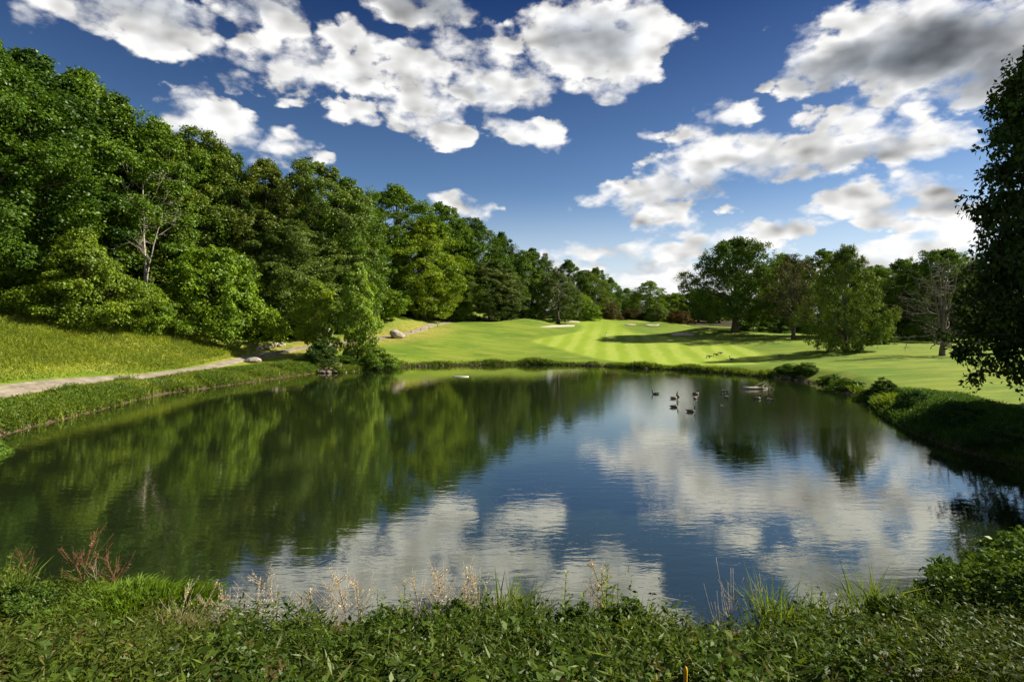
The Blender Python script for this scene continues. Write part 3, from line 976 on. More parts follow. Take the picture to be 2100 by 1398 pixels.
# big near tree on the right, its trunk just outside the picture
TREE['near'] = tree_proto(21, 19.5, 6.4, .11, 'column', 520, 12, 18, .29, .19, .55, .55, .2, 260, .45, droop=.45, aspect=.6)
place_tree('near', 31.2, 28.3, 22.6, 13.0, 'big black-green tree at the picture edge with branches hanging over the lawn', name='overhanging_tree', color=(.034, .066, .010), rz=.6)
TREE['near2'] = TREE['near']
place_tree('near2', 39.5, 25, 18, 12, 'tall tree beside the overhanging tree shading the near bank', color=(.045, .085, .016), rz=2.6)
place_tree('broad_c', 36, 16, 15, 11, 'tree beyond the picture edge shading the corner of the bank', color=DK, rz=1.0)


# ------------------------------------------------------------------ bare trees
def bare_branch(tb, r, p, d, L, rad, depth, gnarl=.25, up=.12, seg=6):
    pts = [p]
    for i in range(seg):
        d = unit(d + r.normal(0, gnarl, 3) + np.array([0, 0, up]))
        pts.append(pts[-1] + d * L / seg)
    pts = np.array(pts)
    tb.tube(pts, np.linspace(rad, rad * .35, len(pts)), 5 if rad > .03 else 4)
    if depth > 0:
        for k in range(3 if depth > 1 else 4):
            i = r.integers(2, seg + 1)
            nd = unit(d + r.normal(0, .75, 3))
            bare_branch(tb, r, pts[i], nd, L * r.uniform(.4, .65), rad * .5, depth - 1, gnarl, up, 5)


def dead_tree(px, d, top, mat, label, stems, seed, limb_n, limb_len, flatbr=False, name='dead_tree'):
    r = np.random.default_rng(seed)
    x = (px - 1050) / F * d
    z = ground(x, d)
    H = CAM_Z + (HOR - top) / F * d - z
    e = tag(empty(name, (x, d, z - .2)), label, 'tree')
    tb = Tubes()
    tops = []
    for sx, sy, lean, rad, hf, z0 in stems:
        n = 10
        q = np.linspace(0, 1, n)
        pts = np.column_stack([sx + lean * q ** 1.3 + r.normal(0, .07, n) * q, sy + r.normal(0, .1, n) * q, z0 + (H * hf - z0) * q])
        tb.tube(pts, np.linspace(rad, rad * .18, n), 8)
        tops.append((pts, rad))
    me = tb.mesh('trunk')
    link('trunk', me, e, mat)
    for k in range(limb_n):
        pts, rad = tops[k % len(tops)]
        q = r.uniform(.35, 1.0)
        i = q * (len(pts) - 1)
        p = pts[int(i)]
        a = r.uniform(0, 6.28)
        dirv = np.array([math.cos(a), math.sin(a), r.uniform(-.05, .25) if flatbr else r.uniform(.1, .8)])
        b = Tubes()
        bare_branch(b, r, p, unit(dirv), limb_len * r.uniform(.6, 1.2) * (1.25 - q * .6), rad * .32 * (1.2 - q * .6), 2, .16 if flatbr else .3, .03 if flatbr else .1)
        link('branch', b.mesh('branch'), e, mat)
    return e


dead_tree(300, 78, 345, M['bark_pale'], 'bleached bare dead tree with forked white branches against the dark wood',
          [(0, 0, -.6, .22, .98, 0), (0, 0, 2.3, .14, .72, 5.5), (-.2, 0, -2.2, .11, .85, 8.0)], 31, 18, 5.4)
dead_tree(1932, 75, 520, M['bark_mid'], 'bare many-stemmed tree with thin level twigs standing alone on the lawn',
          [(0, 0, .3, .42, .35, 0), (0, 0, .9, .26, .98, 2.2), (-.1, .1, -1.6, .2, .95, 2.0), (.1, 0, 2.1, .2, .85, 2.3), (0, .2, -.1, .18, .9, 3.0)], 33, 56, 4.8, True, name='bare_tree')
dead_tree(480, 92, 372, M['bark_mid'], 'grey leafless tree top among the leafy trees of the hillside', [(0, 0, -1.0, .25, 1, 0), (0, 0, 1.6, .18, .93, 9)], 35, 10, 4.0)

# shrubs on the far and right shore
G5 = 'bushes along the pond edge'
for px, py, wpx, hpx, label, colr in (
        (1625, 776, 60, 13, 'low green bush at the water edge near the driftwood', (.07, .14, .02)),
        (1662, 780, 64, 17, 'fuller low green bush just right of the one near the driftwood', (.075, .145, .02)),
        (1715, 796, 60, 17, 'flat ragged weed bush on the bank right of the driftwood', (.10, .18, .022)),
        (1752, 806, 70, 16, 'ragged green bush on the bank between the driftwood and the dark bush', (.085, .16, .02)),
        (1790, 822, 52, 16, 'bright low weed bush right before the dark corner bush', (.11, .19, .022)),
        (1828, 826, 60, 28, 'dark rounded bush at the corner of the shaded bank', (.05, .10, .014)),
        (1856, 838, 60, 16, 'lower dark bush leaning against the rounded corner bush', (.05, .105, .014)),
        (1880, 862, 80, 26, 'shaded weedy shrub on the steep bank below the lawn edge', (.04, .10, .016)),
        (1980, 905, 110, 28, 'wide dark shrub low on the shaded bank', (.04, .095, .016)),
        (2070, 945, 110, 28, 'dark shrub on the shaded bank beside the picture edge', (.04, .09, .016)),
        (770, 757, 90, 36, 'bright green waterside shrub under the young poplar', (.12, .21, .022)),
        (655, 762, 70, 40, 'shaded waterside shrub over the shore rocks', (.05, .10, .016))):
    d = CAM_Z * F / (py - HOR)
    x = (px - 1050) / F * d
    if py > 840:
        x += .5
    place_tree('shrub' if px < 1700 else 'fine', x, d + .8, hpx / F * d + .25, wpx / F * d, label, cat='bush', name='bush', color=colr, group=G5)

# ------------------------------------------------------------------ ground cover, reeds, grass
def leaf_plants(name, pts, hgt, leaf, pairs, label, color, droop=.25, mat='weed', aspect=.5, seed=0, cat=None, spread=.10):
    """many upright stems with pairs of leaves, as one mass"""
    r = np.random.default_rng(seed)
    n = len(pts)
    h = np.broadcast_to(np.asarray(hgt, float), (n,))
    lean = r.normal(0, spread, (n, 2))
    psz = r.uniform(.55, 1.45, n)
    k = np.arange(pairs)
    f = (.25 + .75 * (k + 1) / pairs)
    ang0 = r.uniform(0, 6.28, n)
    B, D, Nn, L, T = [], [], [], [], []
    tb = np.clip(.5 + r.normal(0, .24, n), 0, 1)
    for j in k:
        for sgn in (0, math.pi):
            a = ang0 + j * 1.7 + sgn + r.normal(0, .25, n)
            p = np.column_stack([pts[:, 0] + lean[:, 0] * h * f[j] ** 2 * 3, pts[:, 1] + lean[:, 1] * h * f[j] ** 2 * 3, pts[:, 2] + h * f[j]])
            upw = .75 * f[j] ** 3 - droop + r.normal(0, .42, n)
            D.append(np.column_stack([np.cos(a), np.sin(a), upw]))
            B.append(p)
            Nn.append(np.column_stack([r.normal(0, .55, n), r.normal(0, .55, n), np.ones(n)]))
            L.append(leaf * psz * r.uniform(.6, 1.2, n) * (1.15 - .6 * f[j]))
            T.append(np.clip(tb + .25 * (f[j] - .6) + r.normal(0, .12, n), 0, 1))
    B, D, Nn, L, T = (np.concatenate(a) for a in (B, D, Nn, L, T))
    me = leaves_mesh(name, B, D, Nn, L, L * aspect, T)
    o = link(name, me, mat=M[mat])
    o.color = (*color, 1)
    return tag(o, label, kind='stuff')


def scatter(n, x0, x1, y0, y1, seed, keep):
    r = np.random.default_rng(seed)
    x, y = r.uniform(x0, x1, n), r.uniform(y0, y1, n)
    m = keep(x, y, r)
    x, y = x[m], y[m]
    return np.column_stack([x, y, height(x, y)])


# near bank: leafy weeds
def near_keep(x, y, r):
    s = shore_dist(x, y)
    lawn = (x > 2.6 + (y - 5) * .2) & (y < 6.2 + .10 * np.maximum(x - 3, 0))
    stake = (np.abs(x - .3034 * y) < .24) & (y < 6.25)
    return ~stake & (s > .02) & (y > 4.6) & (np.abs(x) < y * .95 + 1.2) & ~lawn


P0 = scatter(8500, -13, 13, 4.6, 13.0, 3, near_keep)
cov = .5 + .5 * vnoise(P0[:, 0], P0[:, 1], 1.3, 11)
cov2 = .5 + .5 * vnoise(P0[:, 0], P0[:, 1], .45, 12)
hh = (.18 + .46 * cov ** 1.3 + .55 * cov2 ** 2) * (1 + .12 * sstep(8.5, 10.3, P0[:, 1])) * (1 - .30 * sstep(7.0, 5.6, P0[:, 1]))
hh = hh * np.where(P0[:, 0] < -5.0, .75, 1.0)
sel = P0[:, 0] + .5 * vnoise(P0[:, 0], P0[:, 1], .9, 5) < -4.0
leaf_plants('undergrowth', P0[sel], hh[sel], .155, 9, 'pale green leafy weeds covering the near bank below the left clump', (.068, .100, .014), seed=1, aspect=.30)
mid = ~sel & (P0[:, 0] < 4.3)
leaf_plants('undergrowth', P0[mid], hh[mid], .145, 9, 'dark green nettle-like weeds covering the middle of the near bank', (.046, .084, .011), seed=2, aspect=.42)
rt = ~sel & ~mid
leaf_plants('undergrowth', P0[rt], hh[rt] * 1.1, .105, 9, 'dark olive leafy weeds covering the near bank towards the right', (.042, .068, .012), seed=3, aspect=.45)

_r = np.random.default_rng(88)
PL = P0[_r.choice(len(P0), 300, replace=False)]
leaf_plants('undergrowth', PL, _r.uniform(.3, .8, len(PL)), .20, 4, 'scattered big-leaved weeds among the near bank cover', (.06, .105, .014), seed=89, aspect=.55)
PN = P0[_r.choice(len(P0), 900, replace=False)]
leaf_plants('undergrowth', PN, _r.uniform(.3, .8, len(PN)), .22, 8, 'scattered narrow-leaved weeds among the near bank cover', (.085, .125, .02), seed=90, aspect=.14, droop=-.1)
PD = P0[_r.choice(len(P0), 500, replace=False)]
leaf_plants('undergrowth', PD, _r.uniform(.25, .6, len(PD)), .12, 6, 'withered brownish weeds among the near bank cover', (.16, .11, .05), seed=91, aspect=.3)


def grass_mass(name, pts, hgt, width, label, color, lean=.35, seed=0, per=1):
    r = np.random.default_rng(seed)
    pts = np.repeat(pts, per, 0)
    n = len(pts)
    pts = pts + r.normal(0, .05, (n, 3)) * [1, 1, 0]
    h = np.repeat(np.broadcast_to(np.asarray(hgt, float), (n // per,)), per) * r.uniform(.6, 1.15, n)
    tip = pts + np.column_stack([r.normal(0, lean, n) * h, r.normal(0, lean, n) * h, h])
    me = blades_mesh(name, pts, tip, width * r.uniform(.6, 1.3, n), np.clip(.5 + .35 * vnoise(pts[:, 0], pts[:, 1], 2.2, seed) + r.normal(0, .2, n), 0, 1))
    o = link(name, me, mat=M['blade'])
    o.color = (*color, 1)
    return tag(o, label, kind='stuff')


# mown grass in the near right corner
PG = scatter(26000, 1, 8, 4.6, 8.2, 9, lambda x, y, r: (x > 2.2 + (y - 5) * .2) & (y < 6.7 + .12 * np.maximum(x - 3, 0)))
grass_mass('grass', PG, .13, .012, 'short mown grass in the near corner below the weeds', (.10, .15, .025), .5, 4, 2)
# grass between the weeds
PG2 = P0[np.random.default_rng(5).uniform(size=len(P0)) < .35]
grass_mass('grass', PG2, .42, .014, 'thin grass blades among the near bank weeds', (.09, .13, .02), .35, 6, 2)

# dry grass along the water edge
PY = scatter(5200, -6.5, .5, 9.6, 11.0, 77, lambda x, y, r: (lambda s: (s > -.15) & (s < .55))(shore_dist(x, y)) & (vnoise(x, y, .5, 78) > -.25))
grass_mass('dry_grass', PY, .62, .009, 'pale dry grass stems along the near water edge', (.46, .38, .25), .28, 79, 1)

# meadow left of the path
def mead_keep(x, y, r):
    px = np.interp(y, [p[1] for p in PATH], [p[0] for p in PATH])
    pw = np.interp(y, [p[1] for p in PATH], [p[3] for p in PATH])
    return (px - x > pw * .5 + .4 - .2 * r.uniform(size=x.shape)) & (x > -62) & (x > -.98 * y) & (y - 78 < (x + 36) * .2)


PM = scatter(60000, -62, -31, 33, 80, 12, mead_keep)
pxm = np.interp(PM[:, 1], [p[1] for p in PATH], [p[0] for p in PATH])
dist_m = pxm - PM[:, 0]
hm = np.clip(.14 + dist_m * .06, .12, .85) * (.75 + .5 * vnoise(PM[:, 0], PM[:, 1], 3, 3))
grass_mass('meadow_grass', PM, hm, .05, 'tall yellow-green meadow grass on the slope above the path', (.215, .27, .032), .35, 13, 2)
PW = PM[(dist_m > 2.0) & (np.random.default_rng(15).uniform(-.9, .9, len(PM)) < vnoise(PM[:, 0], PM[:, 1], 5.5, 17) + .03 * (dist_m - 10))][:15000]
leaf_plants('meadow_weeds', PW, .42, .20, 4, 'green leafy weeds growing through the meadow grass', (.16, .23, .03), seed=14, aspect=.45)

# strip between path and water (left), and the fringe all round the far shore
def strip_keep(x, y, r):
    px = np.interp(y, [p[1] for p in PATH], [p[0] for p in PATH])
    pw = np.interp(y, [p[1] for p in PATH], [p[3] for p in PATH])
    s = shore_dist(x, y)
    return (x - px > pw * .5 + .3) & (s > -.08) & (s < 7) & (x < -16)


PS = scatter(60000, -36, -16, 28, 80, 21, strip_keep)
ss = shore_dist(PS[:, 0], PS[:, 1])
hs = np.clip(.55 - .05 * ss, .2, .6) * (1 + .5 * vnoise(PS[:, 0], PS[:, 1], 2.5, 8))
grass_mass('bank_grass', PS, hs, .05, 'bright grass on the strip between the path and the pond', (.15, .21, .03), .4, 22, 2)
PS2 = PS[(ss < 4.5) & (vnoise(PS[:, 0], PS[:, 1], 3, 19) > -.2)][:7000]
leaf_plants('bank_weeds', PS2, .5, .24, 4, 'leafy weeds along the left edge of the pond', (.10, .17, .025), seed=23, aspect=.45)


def fringe_keep(x, y, r):
    s = shore_dist(x, y)
    dens = .5 + .5 * vnoise(x, y, 2.6, 31)
    return (s > -.05) & (s < .5 + 1.3 * dens) & (r.uniform(size=x.shape) < .25 + .75 * dens)


PF = scatter(420000, -24, 30, 36, 92, 41, lambda x, y, r: fringe_keep(x, y, r))
hf = 1.35 * (.20 + .40 * np.clip(vnoise(PF[:, 0], PF[:, 1], 3.3, 33) + .2, 0, 1)) * np.where(PF[:, 0] < -5, 1.6, 1.0)
grass_mass('shore_grass', PF, hf, .06, 'ragged grass fringe along the far shore of the pond', (.12, .19, .025), .4, 42, 2)

# steep shaded bank on the right
PB = scatter(60000, 18, 30, 13, 46, 51, lambda x, y, r: (lambda s: (s > -.1) & (s < 5.0))(shore_dist(x, y)))
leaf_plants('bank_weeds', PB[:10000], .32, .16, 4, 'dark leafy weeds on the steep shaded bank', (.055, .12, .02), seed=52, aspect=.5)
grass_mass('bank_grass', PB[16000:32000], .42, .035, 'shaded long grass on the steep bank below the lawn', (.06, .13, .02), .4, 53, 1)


# ------------------------------------------------------------------ near bank plants that stand out
def tuft_proto(seed, n=60, h=.7, w=.02):
    r = np.random.default_rng(seed)
    b = np.column_stack([r.normal(0, .09, (n, 2)), np.zeros(n) - .05])
    a = r.uniform(0, 6.28, n)
    le = r.uniform(.15, .75, n)
    hh = h * r.uniform(.55, 1.1, n)
    tip = b + np.column_stack([np.cos(a) * le * hh, np.sin(a) * le * hh, hh * (1.05 - .4 * le)])
    return blades_mesh('blades', b, tip, w * r.uniform(.7, 1.3, n), np.clip(.55 + r.normal(0, .2, n), 0, 1))


TUFT = [tuft_proto(61, 110, .7, .014), tuft_proto(62, 130, .75, .014), tuft_proto(63, 90, .6, .014)]
for me in TUFT:
    me.materials.append(M['blade'])


def bank_at(px, d):
    x = (px - 1050) / F * d
    return x, d, ground(x, d)


def tuft(px, d, sc, k, label, color=(.15, .21, .03)):
    o = link('grass_tuft', TUFT[k % 3])
    o.location = bank_at(px, d)
    o.rotation_euler = (0, 0, px)
    o.scale = (sc * 1.8, sc * 1.5, sc * 1.95)
    o.color = (*color, 1)
    tag(o, label, 'grass tuft', 'long grass tufts on the near bank')


for i, (px, d, sc, lab) in enumerate((
        (1040, 10.4, 1.0, 'arching grass tuft in the middle of the near bank against the grey reflection'), (1085, 10.2, .8, 'small arching grass tuft leaning over the water right of the middle'),
        (1320, 10.1, .85, 'grass tuft beside the tall leafy weeds right of the middle'), (1350, 10.0, .6, 'short grass tuft above the pale path of mud right of the middle'),
        (1585, 10.2, 1.05, 'spiky grass tuft next to the bare twigs on the near bank'), (1625, 10.0, .95, 'second spiky grass tuft right of the bare twigs'),
        (1690, 10.3, .95, 'third spiky grass tuft right of the bare twigs'), (1790, 10.5, 1.0, 'fourth spiky grass tuft right of the bare twigs'),
        (1815, 10.7, 1.1, 'tall spiky grass tuft nearest to the big corner bush'), (1900, 10.9, .8, 'yellowish grass tuft at the foot of the big corner bush'),
        (960, 10.3, .7, 'grass tuft hidden among the dry seed heads in the middle'), (30, 11.4, 1.0, 'bright reed-like tuft in the near corner by the brown stalks'))):
    tuft(px, d, sc, i, lab, (.135, .205, .032))

# bright mound of grass on the left
r_ = np.random.default_rng(71)
n_ = 7000
aa, rr_ = r_.uniform(0, 6.28, n_), np.sqrt(r_.uniform(0, 1, n_))
mx, my = -7.7 + np.cos(aa) * rr_ * 1.75, 11.3 + np.sin(aa) * rr_ * .95
rw_ = rr_ / (1 + .18 * np.sin(3 * aa + 1) + .12 * np.sin(5 * aa))
mz = .0 + (.50 + .22 * vnoise(mx, my, .5, 77)) * np.sqrt(np.clip(1 - rw_ ** 2, .0, 1))
bp = np.column_stack([mx, my, mz])
gm = blades_mesh('grass_clump', bp, bp + np.column_stack([np.cos(aa) * rr_ * .16 + r_.normal(0, .10, n_), np.sin(aa) * rr_ * .16 + r_.normal(0, .10, n_), r_.uniform(.10, .34, n_)]), .022,
                 np.clip(.5 + r_.normal(0, .2, n_), 0, 1))
tb = Tubes()
core = [[-7.7 + math.cos(a) * 1.45 * math.cos(e), 11.3 + math.sin(a) * .78 * math.cos(e), -.1 + .50 * math.sin(e)] for e in np.linspace(0, 1.5, 6) for a in np.linspace(0, 6.28, 20, endpoint=False)]
tb.raw(core, [(i * 20 + j, i * 20 + (j + 1) % 20, (i + 1) * 20 + (j + 1) % 20, (i + 1) * 20 + j) for i in range(5) for j in range(20)])
e = tag(empty('grass_clump', (0, 0, 0)), 'bright green rounded grass hummock at the water edge in the near corner', 'grass clump')
o = link('blades', gm, e, M['blade'])
o.color = (.14, .24, .022, 1)
M['hummock'] = mat_plain('hummock_core', (.035, .05, .012), .3, 8, .95, .3)
link('root_mat', tb.mesh('root_mat'), e, M['hummock'])


def weed_proto(seed, h=1.0, pairs=14, leaf=.13, branches=3):
    r = np.random.default_rng(seed)
    st = Tubes()
    B, D, Nn, L, T = [], [], [], [], []
    for b in range(branches):
        lean = r.normal(0, .12, 2) if b else np.zeros(2)
        hb = h * (1 if b == 0 else r.uniform(.55, .85))
        q = np.linspace(0, 1, 7)
        pts = np.column_stack([lean[0] * q * 1.5 + r.normal(0, .008, 7), lean[1] * q * 1.5 + r.normal(0, .008, 7), hb * q])
        st.tube(pts, np.linspace(.009, .003, 7), 5)
        for j in range(pairs):
            f = .2 + .8 * (j + 1) / pairs
            for sg in (0, math.pi):
                a = j * 1.57 + sg + r.normal(0, .3)
                p = [np.interp(f, q, pts[:, i]) for i in range(3)]
                B.append(p)
                D.append((math.cos(a), math.sin(a), .25 + .7 * (f > .9) + r.normal(0, .15)))
                Nn.append((r.normal(0, .3), r.normal(0, .3), 1))
                L.append(leaf * (1.2 - .75 * f) * r.uniform(.8, 1.25))
                T.append(np.clip(.45 + .3 * f + r.normal(0, .12), 0, 1))
    L = np.array(L)
    lm = leaves_mesh('leaves', np.array(B), np.array(D), np.array(Nn), L, L * .42, np.array(T))
    sm = st.mesh('stem')
    lm.materials.append(M['weed'])
    M.setdefault('stem', mat_plain('green_stem', (.12, .15, .04), .2, 20, .8, .1))
    sm.materials.append(M['stem'])
    return sm, lm


WEED = [weed_proto(81), weed_proto(82, 1.0, 12, .15, 4), weed_proto(83, 1.0, 10, .12, 3)]
for i, (px, d, h, lab) in enumerate((
        (1160, 10.2, 1.05, 'tall leafy weed standing up between the two reflected clouds'), (1245, 10.0, 1.15, 'tallest leafy weed with bright top right of the middle'),
        (1268, 10.0, .95, 'bushy leafy weed just right of the tallest one'), (1195, 10.0, .75, 'lower leafy weed between the two tall ones'), (1305, 10.0, .8, 'leafy weed beside the grass tuft right of the tall ones'),
        (775, 10.2, .85, 'leafy weed rising left of the dry seed heads'), (830, 10.2, .9, 'leafy weed in front of the dry seed heads'), (640, 10.1, .7, 'low leafy weed under the pale plumes'),
        (415, 10.1, .6, 'leafy weed at the gap beside the bright grass hummock'), (455, 10.1, .65, 'leafy weed right of the gap beside the hummock'), (560, 10.1, .7, 'leafy weed between two pale plumes'),
        (1440, 10.0, .55, 'small leafy weed left of the bare twigs'), (1980, 10.9, 1.1, 'leafy weed on top of the big corner bush'), (22, 11.6, .9, 'lanky green weed in the near corner over dark water'))):
    sm, lm = WEED[i % 3]
    h *= 1.2
    e = tag(empty('leafy_weed', bank_at(px, d), px * .7, (h, h, h)), lab, 'weed', 'tall leafy weeds on the near bank')
    link('stem', sm, e)
    o = link('leaves', lm, e)
    o.color = (.14, .22, .028, 1)


def dry_proto(seed, h=1.0, plume=True, n=10, bl=.28):
    r = np.random.default_rng(seed)
    st = Tubes()
    q = np.linspace(0, 1, 7)
    lean = r.normal(0, .10, 2) + [.16, 0]
    main = np.column_stack([lean[0] * q ** 1.5 + r.normal(0, .012, 7), lean[1] * q ** 1.5, h * q])
    st.tube(main, np.linspace(.007, .003, 7), 5)
    B, D, L = [], [], []
    for b in range(n):
        f = r.uniform(.35, .98)
        p = np.array([np.interp(f, q, main[:, i]) for i in range(3)])
        a = r.uniform(0, 6.28)
        dv = unit(np.array([math.cos(a) * .75 + .2, math.sin(a) * .6, .8]))
        ln = bl * (1.35 - f) * r.uniform(.8, 1.5)
        qq = np.linspace(0, 1, 5)[:, None]
        pts = p + dv * ln * qq + np.column_stack([np.zeros(5), np.zeros(5), np.linspace(0, 1, 5) ** 2 * ln * .3])
        st.tube(pts, np.linspace(.0035, .0015, 5), 4)
        if plume:
            for k in range(16):
                t = r.uniform(.25, 1)
                B.append(p + dv * ln * t)
                D.append(unit(r.normal(0, .6, 3) + [0, 0, .7]))
                L.append(r.uniform(.012, .032))
    if plume:
        for k in range(40):
            t = r.uniform(.6, 1)
            B.append([np.interp(t, q, main[:, i]) for i in range(3)])
            D.append(unit(r.normal(0, .6, 3) + [0, 0, .8]))
            L.append(r.uniform(.014, .036))
        L = np.array(L)
        seeds = leaves_mesh('seed_head', np.array(B), np.array(D), r.normal(size=(len(B), 3)), L, L * .4, r.uniform(0, 1, len(B)))
    else:
        seeds = None
    return st.mesh('stalk'), seeds


M['seed'] = mat_foliage('dry_seed', .3, .02)
DRY = [dry_proto(91, 1.0, True, 13, .34), dry_proto(92, 1.0, True, 18, .36), dry_proto(93, 1.0, True, 9, .22), dry_proto(94, 1.0, False, 12, .5)]
for k, (a, b) in enumerate(DRY):
    a.materials.append(M['dry'])
    if b:
        b.materials.append(M['seed'])


DRYB = []
for a, b in DRY:
    a2 = a.copy()
    a2.materials.clear()
    a2.materials.append(M['driedbrown'])
    DRYB.append((a2, b))


def dry(px, d, h, k, lab, color=(.58, .50, .38), grp='dry seed stalks on the near bank'):
    st, sd = (DRYB if 'brown' in lab else DRY)[k % len(DRY)]
    h *= 1.36
    e = tag(empty('dry_weed', bank_at(px, d), px * 1.3, (h * 1.25, h * 1.25, h)), lab, 'dry weed', grp)
    link('stalk', st, e)
    if sd:
        o = link('seed_head', sd, e)
        o['kind'] = 'stuff'
        o.color = (*color, 1)


for i, (px, d, h, k) in enumerate(((363, 10.2, .72, 0), (397, 10.1, .78, 2), (448, 10.2, .70, 1), (478, 10.1, .82, 1), (500, 10.3, .70, 0), (525, 10.1, .95, 1), (562, 10.2, .80, 0), (604, 10.1, .86, 2),
                                   (655, 10.2, .78, 0), (685, 10.2, .80, 1), (715, 10.1, .95, 1), (738, 10.3, .98, 0), (868, 10.3, .92, 0), (895, 10.2, .85, 1), (918, 10.3, .98, 1), (948, 10.2, .92, 0),
                                   (975, 10.3, .90, 2), (990, 10.2, .86, 1), (1228, 10.2, .85, 1), (1255, 10.3, 1.2, 2))):
    dry(px, d, h, k, '%s pale feathery dry weed counted from the grass hummock' % ORD[i])
for px, h, lab in ((1468, .75, 'thin bare grey twig plant on the near bank left of the forked one'), (1492, 1.0, 'forked bare grey twigs standing on the near bank against dark water'), (1552, .8, 'reddish bare stalk behind the spiky grass tufts'),
                   (205, .55, 'whitish bare twig beside the grass hummock')):
    dry(px, 10.3 if px > 300 else 12.0, h, 3, lab)
for i, (px, h) in enumerate(((150, .9), (165, 1.0), (182, .95), (240, .9), (255, .8), (60, .7))):
    dry(px, 12.1, h, 0 if i % 2 else 2, ['reddish brown dead stalk at the left of the close group behind the grass hummock', 'tallest reddish brown dead stalk behind the grass hummock', 'brown dead stalk just beside the whitish twig', 'feathery brown stalk leaning over the right end of the hummock', 'shorter brown stalk at the right end of the hummock', 'low brown stalk left of the hummock over dark water'][i], (.22, .11, .06), 'brown dead stalks by the hummock')
# big corner bush, and the sprig at the left edge of the water
x, y, z = bank_at(2040, 11.2)
place_tree('shrub', 10.6, 11.6, 1.75, 3.6, 'big leafy bush in the near corner under the dark reflection', cat='bush', name='bush', color=(.085, .15, .022))
place_tree('fine', 9.4, 10.4, 1.35, 2.8, 'leafy bush on the near bank in front of the big corner bush', cat='bush', name='bush', color=(.075, .13, .02))
for px, d, h, w, lab in ((800, 10.0, .62, 1.1, 'low dark leafy clump on the near bank below the dry seed heads'), (930, 9.9, .68, 1.2, 'rounded leafy clump on the near bank left of the arching tuft'),
                         (1185, 9.8, .66, 1.0, 'leafy clump at the foot of the tall leafy weeds'), (1290, 9.8, .74, 1.1, 'bushy leafy clump right of the tall leafy weeds'),
                         (1660, 9.7, .52, 1.2, 'low leafy clump under the spiky grass tufts'), (1850, 10.0, .80, 1.4, 'leafy clump between the spiky tufts and the corner bush'),
                         (600, 9.8, .45, 1.2, 'low leafy clump in front of the pale plumes'), (40, 10.8, .75, 1.5, 'leafy clump in the near corner in front of the brown stalks')):
    x, y, z = bank_at(px, d)
    place_tree('fine', x, y, h, w, lab, cat='weed clump', name='weed_clump', color=(.060, .112, .014), group='leafy clumps on the near bank', sink=.05)
place_tree('fine', 12.6, 11.2, 1.9, 3.4, 'leafy bush cut off by the picture edge in the near corner', cat='bush', name='bush', color=(.07, .12, .02))
place_tree('fine', -24.8, 26.6, .8, 2.2, 'small bright leafy sprig at the edge of the water beyond the dark corner', cat='bush', name='bush', color=(.12, .22, .03), z=0)

# ------------------------------------------------------------------ rocks
def rock_mesh(seed, sx, sy, sz, mat='stone'):
    r = np.random.default_rng(seed)
    import bmesh
    bm = bmesh.new()
    bmesh.ops.create_icosphere(bm, subdivisions=2, radius=1)
    pl = [unit(r.normal(size=3)) for _ in range(9)]
    cut = r.uniform(.55, .85, 9)
    for v in bm.verts:
        c = np.array(v.co)
        for n, k in zip(pl, cut):
            dd = c @ n - k
            if dd > 0:
                c = c - n * dd
        c = c * (1 + r.normal(0, .03))
        v.co = c * [sx, sy, sz]
    me = bpy.data.meshes.new('rock')
    bm.to_mesh(me)
    bm.free()
    me.materials.append(M[mat])
    return me


x, y, z = hit(813, 693, 60)
o = link('boulder', rock_mesh(1, 1.75, 1.2, 1.0))
o.location = (x, y, z + .55)
o.rotation_euler = (.1, .25, .3)
tag(o, 'large pale angular boulder on the lawn beside the cart path', 'boulder')
x, y, z = hit(519, 743, 40)
o = link('boulder', rock_mesh(2, 1.1, .8, .5))
o.location = (x, y, z + .25)
tag(o, 'low flat pale rock between the cart path and the pond', 'boulder')
ROCKS = [rock_mesh(k, .42, .34, .24) for k in range(11, 16)]
rr = random.Random(5)
e = tag(empty('stone_wall', (*hit(552, 716, 40)[:2], 0)), 'low broken wall of pale stones beside the path under the bushes', 'wall')
ex, ey = e.location.x, e.location.y
for k in range(16):
    o = link('stone', ROCKS[k % 5], e)
    tpx, tpy = 528 + 50 * (k % 8) / 7 + rr.uniform(-2, 2), 718 - 8 * (k % 8) / 7
    wx, wy, wz = hit(tpx, tpy, 40)
    o.location = (wx - ex, wy - ey, wz + .12 + .3 * (k // 8))
    o.rotation_euler = (rr.uniform(-.3, .3), rr.uniform(-.3, .3), rr.uniform(0, 6))
    s = rr.uniform(.8, 1.3)
    o.scale = (s, s, s)
DARK_ROCKS = [rock_mesh(k, .42, .34, .24, 'rock') for k in range(16, 21)]
for k in range(30):
    px = rr.uniform(655, 708)
    d = CAM_Z * F / (765 - HOR) + rr.uniform(-.2, 2.2)
    x = (px - 1050) / F * d
    o = link('shore_rock', DARK_ROCKS[k % 5])
    o.location = (x, d, max(0, ground(x, d)) + .08)
    o.rotation_euler = (rr.uniform(-.4, .4), rr.uniform(-.4, .4), rr.uniform(0, 6))
    s = rr.uniform(.7, 1.4)
    o.scale = (s, s, s)
    tag(o, 'brown rock in the pile on the shore under the slender young trees', 'rock', 'rocks piled on the shore below the young trees')
k = len(SHORE_PX)
